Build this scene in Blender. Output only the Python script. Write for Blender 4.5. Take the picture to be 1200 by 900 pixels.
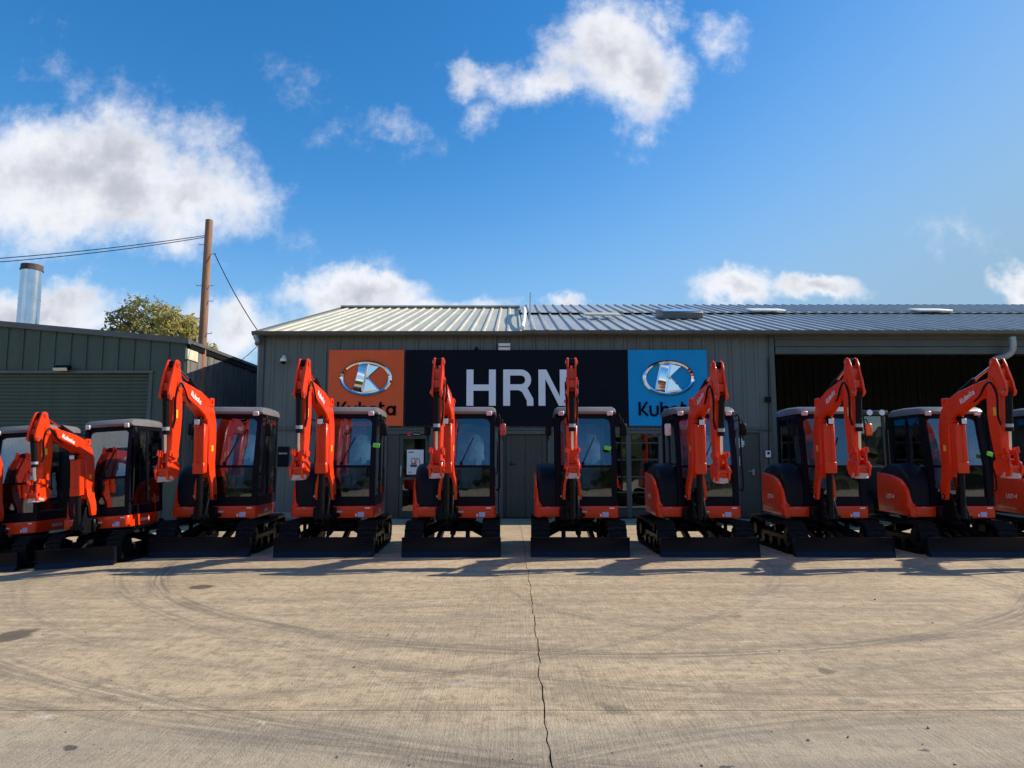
import bpy, bmesh, math, random
from mathutils import Vector, Matrix
R = math.radians
random.seed(7)
for o in list(bpy.data.objects): bpy.data.objects.remove(o)
SC = bpy.context.scene
COL = SC.collection

# ------------------------------------------------------------------ camera
F_PX, PITCH, CAM_H = 800.0, R(6.5), 1.45
cam_data = bpy.data.cameras.new('camera'); cam = bpy.data.objects.new('camera', cam_data); COL.objects.link(cam)
cam_data.sensor_width = 36.0; cam_data.lens = 36.0 * F_PX / 1200.0
cam_data.clip_start = 0.05; cam_data.clip_end = 6000
cam.location = (0, 0, CAM_H); cam.rotation_euler = (R(90) + PITCH, 0, 0)
SC.camera = cam
CP, SP = math.cos(PITCH), math.sin(PITCH)
def ray(px, py):
    a, b = (px - 600) / F_PX, (450 - py) / F_PX
    return Vector((a, CP - b * SP, SP + b * CP))
def W(px, py, Y):                                   # the point at depth Y seen at a pixel of the photograph
    r = ray(px, py); t = Y / r.y
    return Vector((r.x * t, Y, CAM_H + r.z * t))
def G(px, py):                                      # the point of the yard seen at a pixel
    r = ray(px, py); t = -CAM_H / r.z
    return Vector((r.x * t, r.y * t, 0))

# ------------------------------------------------------------------ light and sky
SUN = Vector((1.38, 0.28, 1.0)).normalized()
sun_data = bpy.data.lights.new('sun', 'SUN'); sun_data.energy = 4.4; sun_data.angle = R(0.53); sun_data.color = (1.0, 0.90, 0.76)
sun = bpy.data.objects.new('sun', sun_data); COL.objects.link(sun)
sun.rotation_euler = SUN.to_track_quat('Z', 'Y').to_euler(); sun.location = (30, 6, 22)
SC.view_settings.view_transform = 'Standard'; SC.view_settings.look = 'None'
SC.view_settings.exposure = 0.5; SC.view_settings.gamma = 1.0; SC.view_settings.use_curve_mapping = False
SC.render.engine = 'CYCLES'
SC.cycles.max_bounces = 6; SC.cycles.diffuse_bounces = 3; SC.cycles.glossy_bounces = 3; SC.cycles.transmission_bounces = 2; SC.cycles.transparent_max_bounces = 10

class NT:                                           # small helper for node trees
    def __init__(s, tree): s.t = tree; s.n = tree.nodes; s.l = tree.links
    def node(s, kind, **kw):
        n = s.n.new(kind)
        for k, v in kw.items(): setattr(n, k, v)
        return n
    def put(s, sock, v):
        if isinstance(v, bpy.types.NodeSocket): s.l.new(v, sock)
        elif isinstance(v, (tuple, list, Vector)):
            v = tuple(v)
            sock.default_value = v + (1.0,) if (sock.type == 'RGBA' and len(v) == 3) else v
        else: sock.default_value = v
    def math(s, op, a, b=0.0, c=0.0, clamp=False):
        n = s.node('ShaderNodeMath', operation=op, use_clamp=clamp)
        for i, v in enumerate((a, b, c)): s.put(n.inputs[i], v)
        return n.outputs[0]
    def vec(s, op, a, b=(0, 0, 0)):
        n = s.node('ShaderNodeVectorMath', operation=op)
        s.put(n.inputs[0], a)
        if op == 'SCALE': s.put(n.inputs['Scale'], b)
        elif op not in ('LENGTH', 'NORMALIZE'): s.put(n.inputs[1], b)
        return n.outputs['Value'] if op in ('LENGTH', 'DOT_PRODUCT') else n.outputs[0]
    def noise(s, vec, scale, detail=4, rough=0.55, dist=0.0, out='Fac'):
        n = s.node('ShaderNodeTexNoise', noise_dimensions=getattr(s, 'dim', '3D')); s.put(n.inputs['Vector'], vec)
        n.inputs['Scale'].default_value = scale; n.inputs['Detail'].default_value = detail
        n.inputs['Roughness'].default_value = rough; n.inputs['Distortion'].default_value = dist
        return n.outputs['Fac' if out == 'Fac' else 'Color']
    def step(s, v, lo, hi, a=0.0, b=1.0):           # smooth step from a to b
        n = s.node('ShaderNodeMapRange', interpolation_type='SMOOTHSTEP')
        for i, x in enumerate((v, lo, hi, a, b)): s.put(n.inputs[i], x)
        return n.outputs[0]
    def mix(s, fac, a, b, mode='MIX'):
        n = s.node('ShaderNodeMix', data_type='RGBA', blend_type=mode)
        s.put(n.inputs[0], fac); s.put(n.inputs[6], a); s.put(n.inputs[7], b)
        return n.outputs[2]
    def sep(s, v):
        n = s.node('ShaderNodeSeparateXYZ'); s.put(n.inputs[0], v); return n.outputs
    def comb(s, x, y, z):
        n = s.node('ShaderNodeCombineXYZ')
        for i, v in enumerate((x, y, z)): s.put(n.inputs[i], v)
        return n.outputs[0]

world = bpy.data.worlds.new('World'); SC.world = world; world.use_nodes = True
T = NT(world.node_tree); T.dim = '2D'; T.n.clear()
sky = T.node('ShaderNodeTexSky', sky_type='NISHITA'); sky.sun_disc = False
sky.sun_elevation = math.asin(SUN.z); sky.sun_rotation = math.atan2(SUN.x, SUN.y)
sky.altitude = 50; sky.air_density = 1.0; sky.dust_density = 0.25; sky.ozone_density = 2.6
d = T.node('ShaderNodeTexCoord').outputs['Generated']
dx, dy, dz = T.sep(d)
ay = T.math('MAXIMUM', T.math('ABSOLUTE', dy), 0.02)
P = T.comb(T.math('DIVIDE', dx, ay), T.math('DIVIDE', dz, ay), 0.0)
warp = T.vec('SUBTRACT', T.noise(P, 4.5, 6, 0.62, out='Color'), (0.5, 0.5, 0.5))
Pw = T.vec('ADD', P, T.vec('SCALE', warp, 0.15))
Pw = T.vec('MULTIPLY', Pw, (1, 1, 0))
CLOUDS = [  # centre and half size in photograph pixels, weight: turned into directions
    (95, 208, 200, 92, 1.1), (220, 228, 110, 76, .95), (215, 285, 75, 30, .40), (75, 262, 80, 36, .6),
    (705, 55, 88, 74, .95), (745, 88, 62, 88, .95), (645, 90, 62, 44, .7), (564, 86, 40, 28, .55), (574, 130, 28, 20, .32), (778, 28, 28, 40, .5),
    (842, 40, 36, 34, .45), (75, 95, 100, 40, .17), (340, 98, 36, 28, .17), (440, 146, 62, 28, .24), (368, 292, 36, 30, .14),
    (50, 368, 130, 40, 1.0), (285, 388, 100, 36, .8), (420, 356, 100, 36, 1.0), (520, 374, 120, 26, .8), (428, 318, 36, 18, .2),
    (652, 354, 42, 18, .8), (853, 348, 66, 28, 1.0), (965, 352, 84, 22, .95), (1200, 336, 48, 40, 1.0), (1165, 275, 70, 24, .16)]
acc = None
for cx, cy, hx, hy, wt in CLOUDS:
    def uv(px, py):
        r = ray(px, py); return (r.x / r.y, r.z / r.y)
    u0, v0 = uv(cx, cy); hu = (uv(cx + hx, cy)[0] - uv(cx - hx, cy)[0]) / 2; hv = (uv(cx, cy - hy)[1] - uv(cx, cy + hy)[1]) / 2
    e = T.vec('LENGTH', T.vec('MULTIPLY', T.vec('SUBTRACT', Pw, (u0, v0, 0)), (1 / hu, 1 / hv, 0)))
    b = T.math('MULTIPLY', T.math('SUBTRACT', 1.12, e), wt)
    acc = b if acc is None else T.math('SMOOTH_MAX', acc, b, 0.12)
fine = T.noise(P, 26.0, 5, 0.68)
mid = T.noise(P, 7.5, 5, 0.62)
dens = T.math('ADD', acc, T.math('ADD', T.math('MULTIPLY', T.math('SUBTRACT', fine, 0.5), 0.42), T.math('MULTIPLY', T.math('SUBTRACT', mid, 0.5), 0.75)))
alpha = T.step(dens, 0.02, 0.72)
up = T.step(dz, -0.01, 0.06)
alpha = T.math('MULTIPLY', alpha, up)
shade = T.noise(T.vec('ADD', P, (0.05, 0.04, 0.0)), 8.0, 4, 0.6)
thick = T.step(T.math('ADD', dens, T.math('MULTIPLY', T.math('SUBTRACT', shade, 0.5), 1.3)), 0.35, 1.25)
ccol = T.mix(thick, (0.92, 0.93, 0.97), (0.54, 0.56, 0.64))
hsv = T.node('ShaderNodeHueSaturation'); T.put(hsv.inputs['Color'], sky.outputs[0])
hsv.inputs['Saturation'].default_value = 1.36; hsv.inputs['Value'].default_value = 1.08; world.cycles.sampling_method = 'MANUAL'; world.cycles.sample_map_resolution = 256
SKY_S = 0.125
skyB = T.sep(hsv.outputs[0])[2]
skyc = T.mix(T.step(skyB, 3.6, 8.0), hsv.outputs[0], (1.8, 2.9, 4.05))     # paler, hazier blue on the sun's side
bgs = T.node('ShaderNodeBackground'); T.put(bgs.inputs[0], skyc); bgs.inputs[1].default_value = SKY_S
bgc = T.node('ShaderNodeBackground'); T.put(bgc.inputs[0], ccol); bgc.inputs[1].default_value = 0.72
ms = T.node('ShaderNodeMixShader'); T.put(ms.inputs[0], T.math('MULTIPLY', alpha, 0.97)); T.l.new(bgs.outputs[0], ms.inputs[1]); T.l.new(bgc.outputs[0], ms.inputs[2])
T.l.new(ms.outputs[0], T.node('ShaderNodeOutputWorld').inputs[0])

# ------------------------------------------------------------------ materials
MATS = {}
def mat(name, col, rough=0.5, metal=0.0, var=0.12, vs=3.0, bump=0.0, bs=60.0, coat=0.0, dirt=0.0, spec=0.5, stretch=(1, 1, 1), rv=.09):
    if name in MATS: return MATS[name]
    m = bpy.data.materials.new(name); m.use_nodes = True; t = NT(m.node_tree); b = t.n['Principled BSDF']
    pos = t.vec('MULTIPLY', t.node('ShaderNodeTexCoord').outputs['Object'], stretch)
    n = t.noise(pos, vs, 5, 0.6); n2 = t.noise(pos, vs * 9, 4, 0.6)
    lo = tuple(c * (1 - var) for c in col); hi = tuple(min(1, c * (1 + var)) for c in col)
    c = t.mix(t.step(t.math('ADD', t.math('MULTIPLY', n, .7), t.math('MULTIPLY', n2, .3)), .33, .67), lo, hi)
    if dirt > 0:
        dn = t.step(t.noise(pos, vs * 2.3, 6, 0.7, 0.6), .5, .75)
        c = t.mix(t.math('MULTIPLY', dn, dirt), c, (.16, .14, .115))
    t.put(b.inputs['Base Color'], c)
    t.put(b.inputs['Roughness'], t.step(n2, .25, .75, max(.02, rough - rv), min(1, rough + rv)))
    b.inputs['Metallic'].default_value = metal; b.inputs['Coat Weight'].default_value = coat; b.inputs['Coat Roughness'].default_value = .06
    b.inputs['Specular IOR Level'].default_value = spec
    if bump > 0:
        bp = t.node('ShaderNodeBump'); bp.inputs['Strength'].default_value = bump; bp.inputs['Distance'].default_value = .01
        t.put(bp.inputs['Height'], t.noise(pos, bs, 4, .6)); t.put(b.inputs['Normal'], bp.outputs[0])
    MATS[name] = m; return m
def glass_mat(name, tint, refl=0.08, rough=0.02, wav=0.0):
    m = bpy.data.materials.new(name); m.use_nodes = True; t = NT(m.node_tree); t.n.clear()
    tr = t.node('ShaderNodeBsdfTransparent'); tr.inputs[0].default_value = tint + (1,)
    gl = t.node('ShaderNodeBsdfGlossy'); gl.inputs['Roughness'].default_value = rough; gl.inputs[0].default_value = (.95, .97, 1, 1)
    fr = t.node('ShaderNodeFresnel'); fr.inputs[0].default_value = 1.55
    pos = t.node('ShaderNodeTexCoord').outputs['Object']
    bp = t.node('ShaderNodeBump'); bp.inputs['Strength'].default_value = .12 + wav; bp.inputs['Distance'].default_value = .02
    t.put(bp.inputs['Height'], t.noise(pos, 1.7, 2, .4)); t.put(gl.inputs['Normal'], bp.outputs[0])
    dust = t.step(t.noise(pos, 3.0, 5, .7), .45, .8, 0, .035)
    f = t.math('ADD', t.math('MULTIPLY_ADD', fr.outputs[0], 1.6, refl), 0.0, clamp=True)
    mx = t.node('ShaderNodeMixShader'); t.put(mx.inputs[0], f); t.l.new(tr.outputs[0], mx.inputs[1]); t.l.new(gl.outputs[0], mx.inputs[2])
    df = t.node('ShaderNodeBsdfDiffuse'); df.inputs[0].default_value = (.55, .55, .55, 1)
    m2 = t.node('ShaderNodeMixShader'); t.put(m2.inputs[0], dust); t.l.new(mx.outputs[0], m2.inputs[1]); t.l.new(df.outputs[0], m2.inputs[2])
    t.l.new(m2.outputs[0], t.node('ShaderNodeOutputMaterial').inputs[0])
    MATS[name] = m; return m
ORANGE = mat('orange_paint', (.76, .042, .004), .34, var=.07, vs=2, coat=.14, bump=.02, bs=25, spec=.35)
BLACKP = mat('black_paint', (.0045, .005, .007), .42, var=.3, vs=4, dirt=.02, spec=.14)
BLADEP = mat('blade_paint', (.0045, .0055, .011), .40, var=.25, vs=3, dirt=.015, bump=.03, bs=18, spec=.16)
CABP = mat('cab_paint', (.006, .0065, .013), .32, var=.2, vs=3, spec=.09)
ROOFP = mat('cab_roof_paint', (.15, .142, .142), .45, var=.15, vs=3, coat=.2, dirt=.15)
HOODP = mat('engine_hood_plastic', (.006, .008, .015), .42, var=.2, vs=4, bump=.03, bs=90, spec=.14)
RUBBER = mat('track_rubber', (.008, .008, .009), .7, var=.3, vs=6, bump=.25, bs=70, dirt=.06, spec=.15)
TRIM = mat('black_plastic', (.006, .006, .007), .55, var=.25, vs=6, spec=.15)
CHROME = mat('chrome_rod', (.78, .79, .80), .12, 1.0, var=.05, rv=.015)
STEEL = mat('zinc_steel', (.52, .52, .53), .35, 1.0, var=.12, vs=8)
WHITE = mat('white_decal', (.80, .80, .80), .45, var=.05)
YELLOW = mat('yellow_decal', (.85, .52, .02), .45, var=.06)
BLUEST = mat('pale_blue_decal', (.42, .52, .82), .4, var=.06)
PINK = mat('lamp_lens', (.72, .56, .58), .25, var=.06, coat=.6)
LENS = mat('work_lamp_lens', (.75, .77, .82), .15, var=.05, coat=.8)
SEATM = mat('seat_vinyl', (.02, .02, .022), .55, var=.2)
FILM = mat('blue_plastic_film', (.34, .56, .78), .22, var=.3, vs=5, bump=.6, bs=9, coat=.5)
CLEARF = mat('white_plastic_wrap', (.62, .40, .36), .3, var=.15, vs=12, bump=.7, bs=20)
LIME = mat('lime_tag', (.16, .74, .08), .5, var=.06)
GLASS = glass_mat('cab_glass', (.66, .72, .74), .022)
SGLASS = glass_mat('shop_glass', (.30, .33, .35), .10)
WALLP = mat('green_cladding', (.118, .134, .126), .50, var=.13, vs=.9, dirt=.16, bump=.03, bs=8, stretch=(3, 1, .5))
WALLD = mat('green_shed_cladding', (.056, .082, .064), .55, var=.15, vs=.8, dirt=.2, stretch=(3, 1, .5))
TRIMG = mat('green_flashing', (.075, .092, .085), .5, var=.12, vs=2, dirt=.15)
GUTTER = mat('gutter_plastic', (.10, .105, .105), .45, var=.15, vs=2, dirt=.2)
GALV = mat('grey_pipe', (.36, .38, .40), .45, .3, var=.12, vs=5)
ROOFS = mat('roof_sheet_coating', (.54, .51, .38), .42, var=.14, vs=.7, dirt=.2, stretch=(2.5, .5, 1))
ROOFS2 = mat('darker_roof_sheet_coating', (.38, .39, .37), .40, var=.16, vs=.7, dirt=.25, stretch=(2.5, .5, 1))  # greyer and darker than the other roof coating
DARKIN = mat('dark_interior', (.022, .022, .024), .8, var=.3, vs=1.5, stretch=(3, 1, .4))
NAVY = mat('navy_sign_panel', (.0018, .0035, .010), .6, var=.15, vs=1.2, spec=.15)
SIGNO = mat('orange_sign_panel', (.86, .135, .042), .55, var=.06, vs=1.2, spec=.2)
SIGNB = mat('blue_sign_panel', (.008, .32, .68), .55, var=.06, vs=1.2, spec=.15)
LETTER = mat('white_sign_letters', (.84, .86, .93), .4, var=.04)
BLACKL = mat('black_sign_letters', (.003, .003, .004), .6, var=.1, spec=.1)
EMBLEM = mat('chrome_emblem', (.86, .87, .9), .06, 1.0, var=.03, rv=.015)
WOOD = mat('weathered_boards', (.15, .138, .125), .8, var=.45, vs=2.2, bump=.4, bs=14, stretch=(5, 5, .35))
POLEM = mat('pole_timber', (.27, .14, .085), .8, var=.35, vs=2.5, bump=.5, bs=18, stretch=(4, 4, .35))
CREAM = mat('cream_board', (.62, .56, .42), .6, var=.12, dirt=.2)
FLUE = mat('stainless_flue', (.66, .68, .70), .22, 1.0, var=.08, vs=3, rv=.015)
RUST = mat('rusty_cap', (.09, .06, .05), .8, var=.35, vs=8)
PAPER = mat('poster_paper', (.74, .76, .80), .4, var=.03)
INK = mat('poster_ink', (.06, .07, .08), .5)
INKO = mat('poster_orange_ink', (.55, .16, .05), .5)
RED = mat('red_decal', (.62, .03, .03), .45)
BARK = mat('bark', (.10, .085, .065), .9, var=.3, vs=6, bump=.5, bs=20)

def leaf_mat(name, a, b):
    m = bpy.data.materials.new(name); m.use_nodes = True; t = NT(m.node_tree); bs = t.n['Principled BSDF']
    pos = t.node('ShaderNodeTexCoord').outputs['Object']
    c = t.mix(t.step(t.noise(pos, .9, 4, .6), .35, .65), a, b)
    c = t.mix(t.step(t.noise(pos, 7, 2, .5), .55, .75, 0, .6), c, tuple(min(1, x * 1.8) for x in b))
    t.put(bs.inputs['Base Color'], c); bs.inputs['Roughness'].default_value = .6
    tl = t.node('ShaderNodeBsdfTranslucent'); t.put(tl.inputs[0], c)
    mx = t.node('ShaderNodeMixShader'); mx.inputs[0].default_value = .5
    t.l.new(bs.outputs[0], mx.inputs[1]); t.l.new(tl.outputs[0], mx.inputs[2]); t.l.new(mx.outputs[0], t.n['Material Output'].inputs[0])
    MATS[name] = m; return m
LEAFG = leaf_mat('olive_leaves', (.20, .20, .06), (.36, .32, .12))
LEAFY = leaf_mat('yellowing_leaves', (.38, .34, .09), (.55, .45, .15))

def circle3(a, b, c):
    ax, ay, bx, by, cx, cy = a.x, a.y, b.x, b.y, c.x, c.y
    dd = 2 * (ax * (by - cy) + bx * (cy - ay) + cx * (ay - by))
    ux = ((ax * ax + ay * ay) * (by - cy) + (bx * bx + by * by) * (cy - ay) + (cx * cx + cy * cy) * (ay - by)) / dd
    uy = ((ax * ax + ay * ay) * (cx - bx) + (bx * bx + by * by) * (ax - cx) + (cx * cx + cy * cy) * (bx - ax)) / dd
    return ux, uy, math.hypot(ax - ux, ay - uy)
def concrete_mat():
    m = bpy.data.materials.new('yard_concrete'); m.use_nodes = True; t = NT(m.node_tree); t.dim = '2D'; b = t.n['Principled BSDF']
    pos = t.vec('MULTIPLY', t.node('ShaderNodeNewGeometry').outputs['Position'], (1, 1, 0))
    big = t.noise(pos, .23, 5, .6, .6); med = t.noise(pos, 1.3, 6, .65, .4); fin = t.noise(pos, 9, 6, .7); spk = t.noise(pos, 85, 3, .7)
    broom = t.noise(t.vec('MULTIPLY', pos, (55, 1.8, 1)), 1.0, 3, .6)
    drag = t.noise(t.vec('MULTIPLY', pos, (.55, 3.4, 1)), 1.0, 6, .68, .3)
    c = t.mix(t.step(big, .32, .68), (.330, .268, .196), (.420, .343, .250))
    drag2 = t.noise(t.vec('MULTIPLY', pos, (1.7, 9.0, 1)), 1.0, 6, .7, .8)
    c = t.mix(t.step(med, .45, .70, 0, .6), c, (.245, .208, .165))
    c = t.mix(t.step(drag, .48, .70, 0, .7), c, (.215, .186, .150))
    c = t.mix(t.step(drag, .46, .30, 0, .55), c, (.49, .412, .312))
    c = t.mix(t.step(drag2, .52, .70, 0, .6), c, (.22, .188, .148))
    c = t.mix(t.step(drag2, .46, .30, 0, .5), c, (.50, .425, .325))
    c = t.mix(t.step(fin, .50, .66, 0, .7), c, (.205, .168, .125))
    c = t.mix(t.step(fin, .45, .30, 0, .35), c, (.52, .45, .35))
    c = t.mix(t.step(broom, .40, .65, 0, .14), c, (.46, .395, .30))
    c = t.mix(t.step(spk, .57, .72, 0, .75), c, (.14, .115, .09))
    c = t.mix(t.step(spk, .40, .27, 0, .5), c, (.54, .47, .37))
    c = t.mix(1.0, c, (1.27, 1.165, .97), 'MULTIPLY')
    # greyer towards the roadway slab in front of the cross joint
    yy = t.sep(pos)[1]
    c = t.mix(t.math('MULTIPLY', t.step(t.math('ADD', yy, t.math('MULTIPLY', med, .6)), 4.55, 4.1), .55), c, (.310, .268, .205))
    wob = t.vec('ADD', pos, t.vec('SCALE', t.vec('SUBTRACT', t.noise(pos, .8, 3, .5, out='Color'), (.5, .5, .5)), .25))
    for pts, wd, st in (([(190, 690), (330, 736), (640, 764)], .16, .62), ([(150, 700), (300, 752), (560, 790)], .12, .4), ([(-20, 770), (150, 818), (420, 868)], .20, .5),
                        ([(60, 835), (250, 862), (520, 888)], .14, .45), ([(620, 705), (800, 740), (1150, 742)], .14, .35), ([(700, 880), (900, 850), (1180, 835)], .22, .38),
                        ([(640, 770), (760, 745), (900, 690)], .12, .35), ([(860, 800), (1000, 790), (1190, 760)], .12, .28)):
        cx, cy, rr = circle3(*[G(*p) for p in pts])
        e = t.math('ABSOLUTE', t.math('SUBTRACT', t.vec('LENGTH', t.vec('SUBTRACT', wob, (cx, cy, 0))), rr))
        ang = t.math('ARCTAN2', t.math('SUBTRACT', t.sep(pos)[1], cy), t.math('SUBTRACT', t.sep(pos)[0], cx))
        streak = t.noise(t.comb(t.math('MULTIPLY', t.vec('LENGTH', t.vec('SUBTRACT', pos, (cx, cy, 0))), 22.0), t.math('MULTIPLY', ang, rr * .9), 0.0), 1.0, 4, .65)
        k = t.math('MULTIPLY', t.step(e, wd * 1.25, wd * .2), t.step(streak, .36, .62, 0, st * 1.1))
        c = t.mix(k, c, (.150, .124, .094))
    wob2 = t.vec('ADD', pos, t.vec('SCALE', t.vec('SUBTRACT', t.noise(pos, 6, 3, .6, out='Color'), (.5, .5, .5)), .16))
    for px, py, rx, ry, st, cc in ((235, 688, .16, .17, .85, (.09, .062, .04)), (10, 746, .16, .28, .8, (.075, .055, .04)), (78, 876, .05, .05, .8, (.05, .045, .04)),
                                   (722, 831, .10, .09, .55, (.16, .13, .09)), (708, 827, .06, .06, .5, (.14, .11, .08)), (1004, 822, .1, .06, .5, (.13, .12, .10)), (862, 722, .07, .07, .6, (.2, .12, .06)), (968, 786, .06, .08, .6, (.1, .09, .07)),
                                   (1080, 878, .03, .03, .7, (.05, .05, .05)), (850, 897, .07, .03, .8, (.06, .06, .06)), (605, 855, .08, .05, .5, (.2, .15, .09)), (560, 722, .4, .1, .3, (.2, .18, .15)), (960, 665, .2, .1, .4, (.16, .14, .12)), (452, 800, .07, .02, .45, (.56, .50, .42)), (47, 841, .05, .02, .5, (.58, .53, .46)), (304, 849, .02, .045, .5, (.58, .53, .46)), (165, 655, .5, .05, .4, (.5, .45, .36)), (900, 702, .35, .06, .4, (.5, .44, .35)), (540, 800, .12, .05, .4, (.52, .46, .37)), (1090, 700, .3, .05, .35, (.5, .44, .35)), (30, 693, .5, .03, .5, (.55, .5, .42))):
        g = G(px, py)
        e = t.vec('LENGTH', t.vec('MULTIPLY', t.vec('SUBTRACT', wob2, (g.x, g.y, 0)), (1 / rx, 1 / ry, 0)))
        c = t.mix(t.math('MULTIPLY', t.step(e, 1.05, .7), st), c, cc)
    t.put(b.inputs['Base Color'], c); t.put(b.inputs['Roughness'], t.step(med, .3, .7, .72, .9))
    b.inputs['Specular IOR Level'].default_value = .35
    h = t.math('ADD', t.math('MULTIPLY', broom, .25), t.math('ADD', t.math('MULTIPLY', fin, .8), t.math('MULTIPLY', spk, .35)))
    bp = t.node('ShaderNodeBump'); bp.inputs['Strength'].default_value = .8; bp.inputs['Distance'].default_value = .016
    t.put(bp.inputs['Height'], h); t.put(b.inputs['Normal'], bp.outputs[0])
    MATS['concrete'] = m; return m
CONC = concrete_mat()
SOIL = mat('joint_dirt', (.05, .043, .035), .95, var=.3, vs=3)
FIELD = mat('far_ground', (.13, .13, .08), .95, var=.3, vs=.05)

# ------------------------------------------------------------------ mesh helpers
XF = lambda v: Vector(v)
ORG = {}
class MB:
    def __init__(s): s.bm = bmesh.new()
    def _bev(s, vs, b, seg=1):
        if b <= 0: return
        vset = set(vs); es = [e for e in s.bm.edges if e.verts[0] in vset and e.verts[1] in vset]
        bmesh.ops.bevel(s.bm, geom=es, offset=b, segments=seg, affect='EDGES', profile=.5, clamp_overlap=True)
    def box(s, x0, x1, y0, y1, z0, z1, b=0, seg=1, m=None):
        vs = [s.bm.verts.new(p) for p in ((x0, y0, z0), (x1, y0, z0), (x1, y1, z0), (x0, y1, z0), (x0, y0, z1), (x1, y0, z1), (x1, y1, z1), (x0, y1, z1))]
        if m is not None:
            for v in vs: v.co = m @ v.co
        for f in ((0, 3, 2, 1), (4, 5, 6, 7), (0, 1, 5, 4), (1, 2, 6, 5), (2, 3, 7, 6), (3, 0, 4, 7)): s.bm.faces.new([vs[i] for i in f])
        s._bev(vs, b, seg); return s
    def prism(s, pts, a0, a1, axis='x', b=0, seg=1):
        def co(p, a): return {'x': (a, p[0], p[1]), 'y': (p[0], a, p[1]), 'z': (p[0], p[1], a)}[axis]
        A = [s.bm.verts.new(co(p, a0)) for p in pts]; B = [s.bm.verts.new(co(p, a1)) for p in pts]
        n = len(pts); s.bm.faces.new(A); s.bm.faces.new(B[::-1])
        for i in range(n): s.bm.faces.new((A[i], B[i], B[(i + 1) % n], A[(i + 1) % n]))
        s._bev(A + B, b, seg); return s
    def loft(s, rings, cap=True, closed=False):
        vv = [[s.bm.verts.new(p) for p in r] for r in rings]; n = len(rings[0]); m = len(vv)
        for i in range(m if closed else m - 1):
            a, b = vv[i], vv[(i + 1) % m]
            for j in range(n): s.bm.faces.new((a[j], a[(j + 1) % n], b[(j + 1) % n], b[j]))
        if cap and not closed: s.bm.faces.new(vv[0][::-1]); s.bm.faces.new(vv[-1])
        return s
    def cyl(s, p0, p1, r, r2=None, n=12):
        p0, p1 = Vector(p0), Vector(p1); r2 = r if r2 is None else r2
        z = (p1 - p0).normalized(); x = z.orthogonal().normalized(); y = z.cross(x)
        ring = lambda p, q: [p + (x * math.cos(6.28318 * i / n) + y * math.sin(6.28318 * i / n)) * q for i in range(n)]
        return s.loft([ring(p0, r), ring(p1, r2)])
    def tube(s, pts, r, n=6, smooth=0):
        pts = [Vector(p) for p in pts]
        if smooth:
            q = []
            for i in range(len(pts) - 1):
                a, b, c, e = pts[max(i - 1, 0)], pts[i], pts[i + 1], pts[min(i + 2, len(pts) - 1)]
                for k in range(smooth):
                    u = k / smooth
                    q.append(.5 * ((2 * b) + (c - a) * u + (2 * a - 5 * b + 4 * c - e) * u * u + (3 * b - a - 3 * c + e) * u ** 3))
            pts = q + [pts[-1]]
        rings = []; ref = None
        for i, p in enumerate(pts):
            z = (pts[min(i + 1, len(pts) - 1)] - pts[max(i - 1, 0)]).normalized()
            x = (ref - z * ref.dot(z)).normalized() if ref is not None and (ref - z * ref.dot(z)).length > 1e-4 else z.orthogonal().normalized()
            ref = x; y = z.cross(x)
            rings.append([p + (x * math.cos(6.28318 * k / n) + y * math.sin(6.28318 * k / n)) * r for k in range(n)])
        return s.loft(rings)
    def sweep(s, secs, c=.02):                      # chamfered box section along a path in a plane of constant x
        rings = []
        for i, (x, y, z, w, h) in enumerate(secs):
            a = Vector(secs[max(i - 1, 0)][1:3]); b = Vector(secs[min(i + 1, len(secs) - 1)][1:3])
            t = (b - a).normalized(); nrm = Vector((-t.y, t.x)); ww, hh = w / 2, h / 2
            rings.append([(x + p, y + nrm.x * q, z + nrm.y * q) for p, q in ((-ww + c, -hh), (ww - c, -hh), (ww, -hh + c), (ww, hh - c), (ww - c, hh), (-ww + c, hh), (-ww, hh - c), (-ww, -hh + c))])
        return s.loft(rings)
    def ribbon(s, pts, w, y0, y1, closed=False):    # a stroke of width w in the x-z plane, from depth y0 (face) to y1
        P_ = [Vector(p) for p in pts]; n = len(P_); L_ = []; R_ = []
        for i in range(n):
            a = P_[i - 1] if (i or closed) else P_[i]; b = P_[(i + 1) % n] if (i < n - 1 or closed) else P_[i]
            d0 = (P_[i] - a); d1 = (b - P_[i])
            d0 = d0.normalized() if d0.length > 1e-6 else d1.normalized(); d1 = d1.normalized() if d1.length > 1e-6 else d0
            n0 = Vector((-d0.y, d0.x)); n1 = Vector((-d1.y, d1.x)); m = (n0 + n1).normalized(); k = w / 2 / max(.5, m.dot(n0))
            L_.append(P_[i] + m * k); R_.append(P_[i] - m * k)
        rings = [[(l.x, y0, l.y), (r.x, y0, r.y), (r.x, y1, r.y), (l.x, y1, l.y)] for l, r in zip(L_, R_)]
        return s.loft(rings, closed=closed)
    def done(s, name, material, parent=None, loc=(0, 0, 0), ang=38, flat=False):
        bmesh.ops.recalc_face_normals(s.bm, faces=s.bm.faces)
        lo = XF(loc)
        for v in s.bm.verts: v.co = XF(v.co) - lo
        me = bpy.data.meshes.new(name); s.bm.to_mesh(me); s.bm.free()
        me.materials.append(material)
        if not flat:
            me.polygons.foreach_set('use_smooth', [True] * len(me.polygons)); me.set_sharp_from_angle(angle=R(ang))
        return link(name, me, parent, lo)
def link(name, data, parent=None, lo=Vector((0, 0, 0))):
    o = bpy.data.objects.new(name, data); COL.objects.link(o)
    o.location = lo - ORG.get(parent, Vector((0, 0, 0))); o.parent = parent
    ORG[o] = Vector(lo); return o
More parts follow.
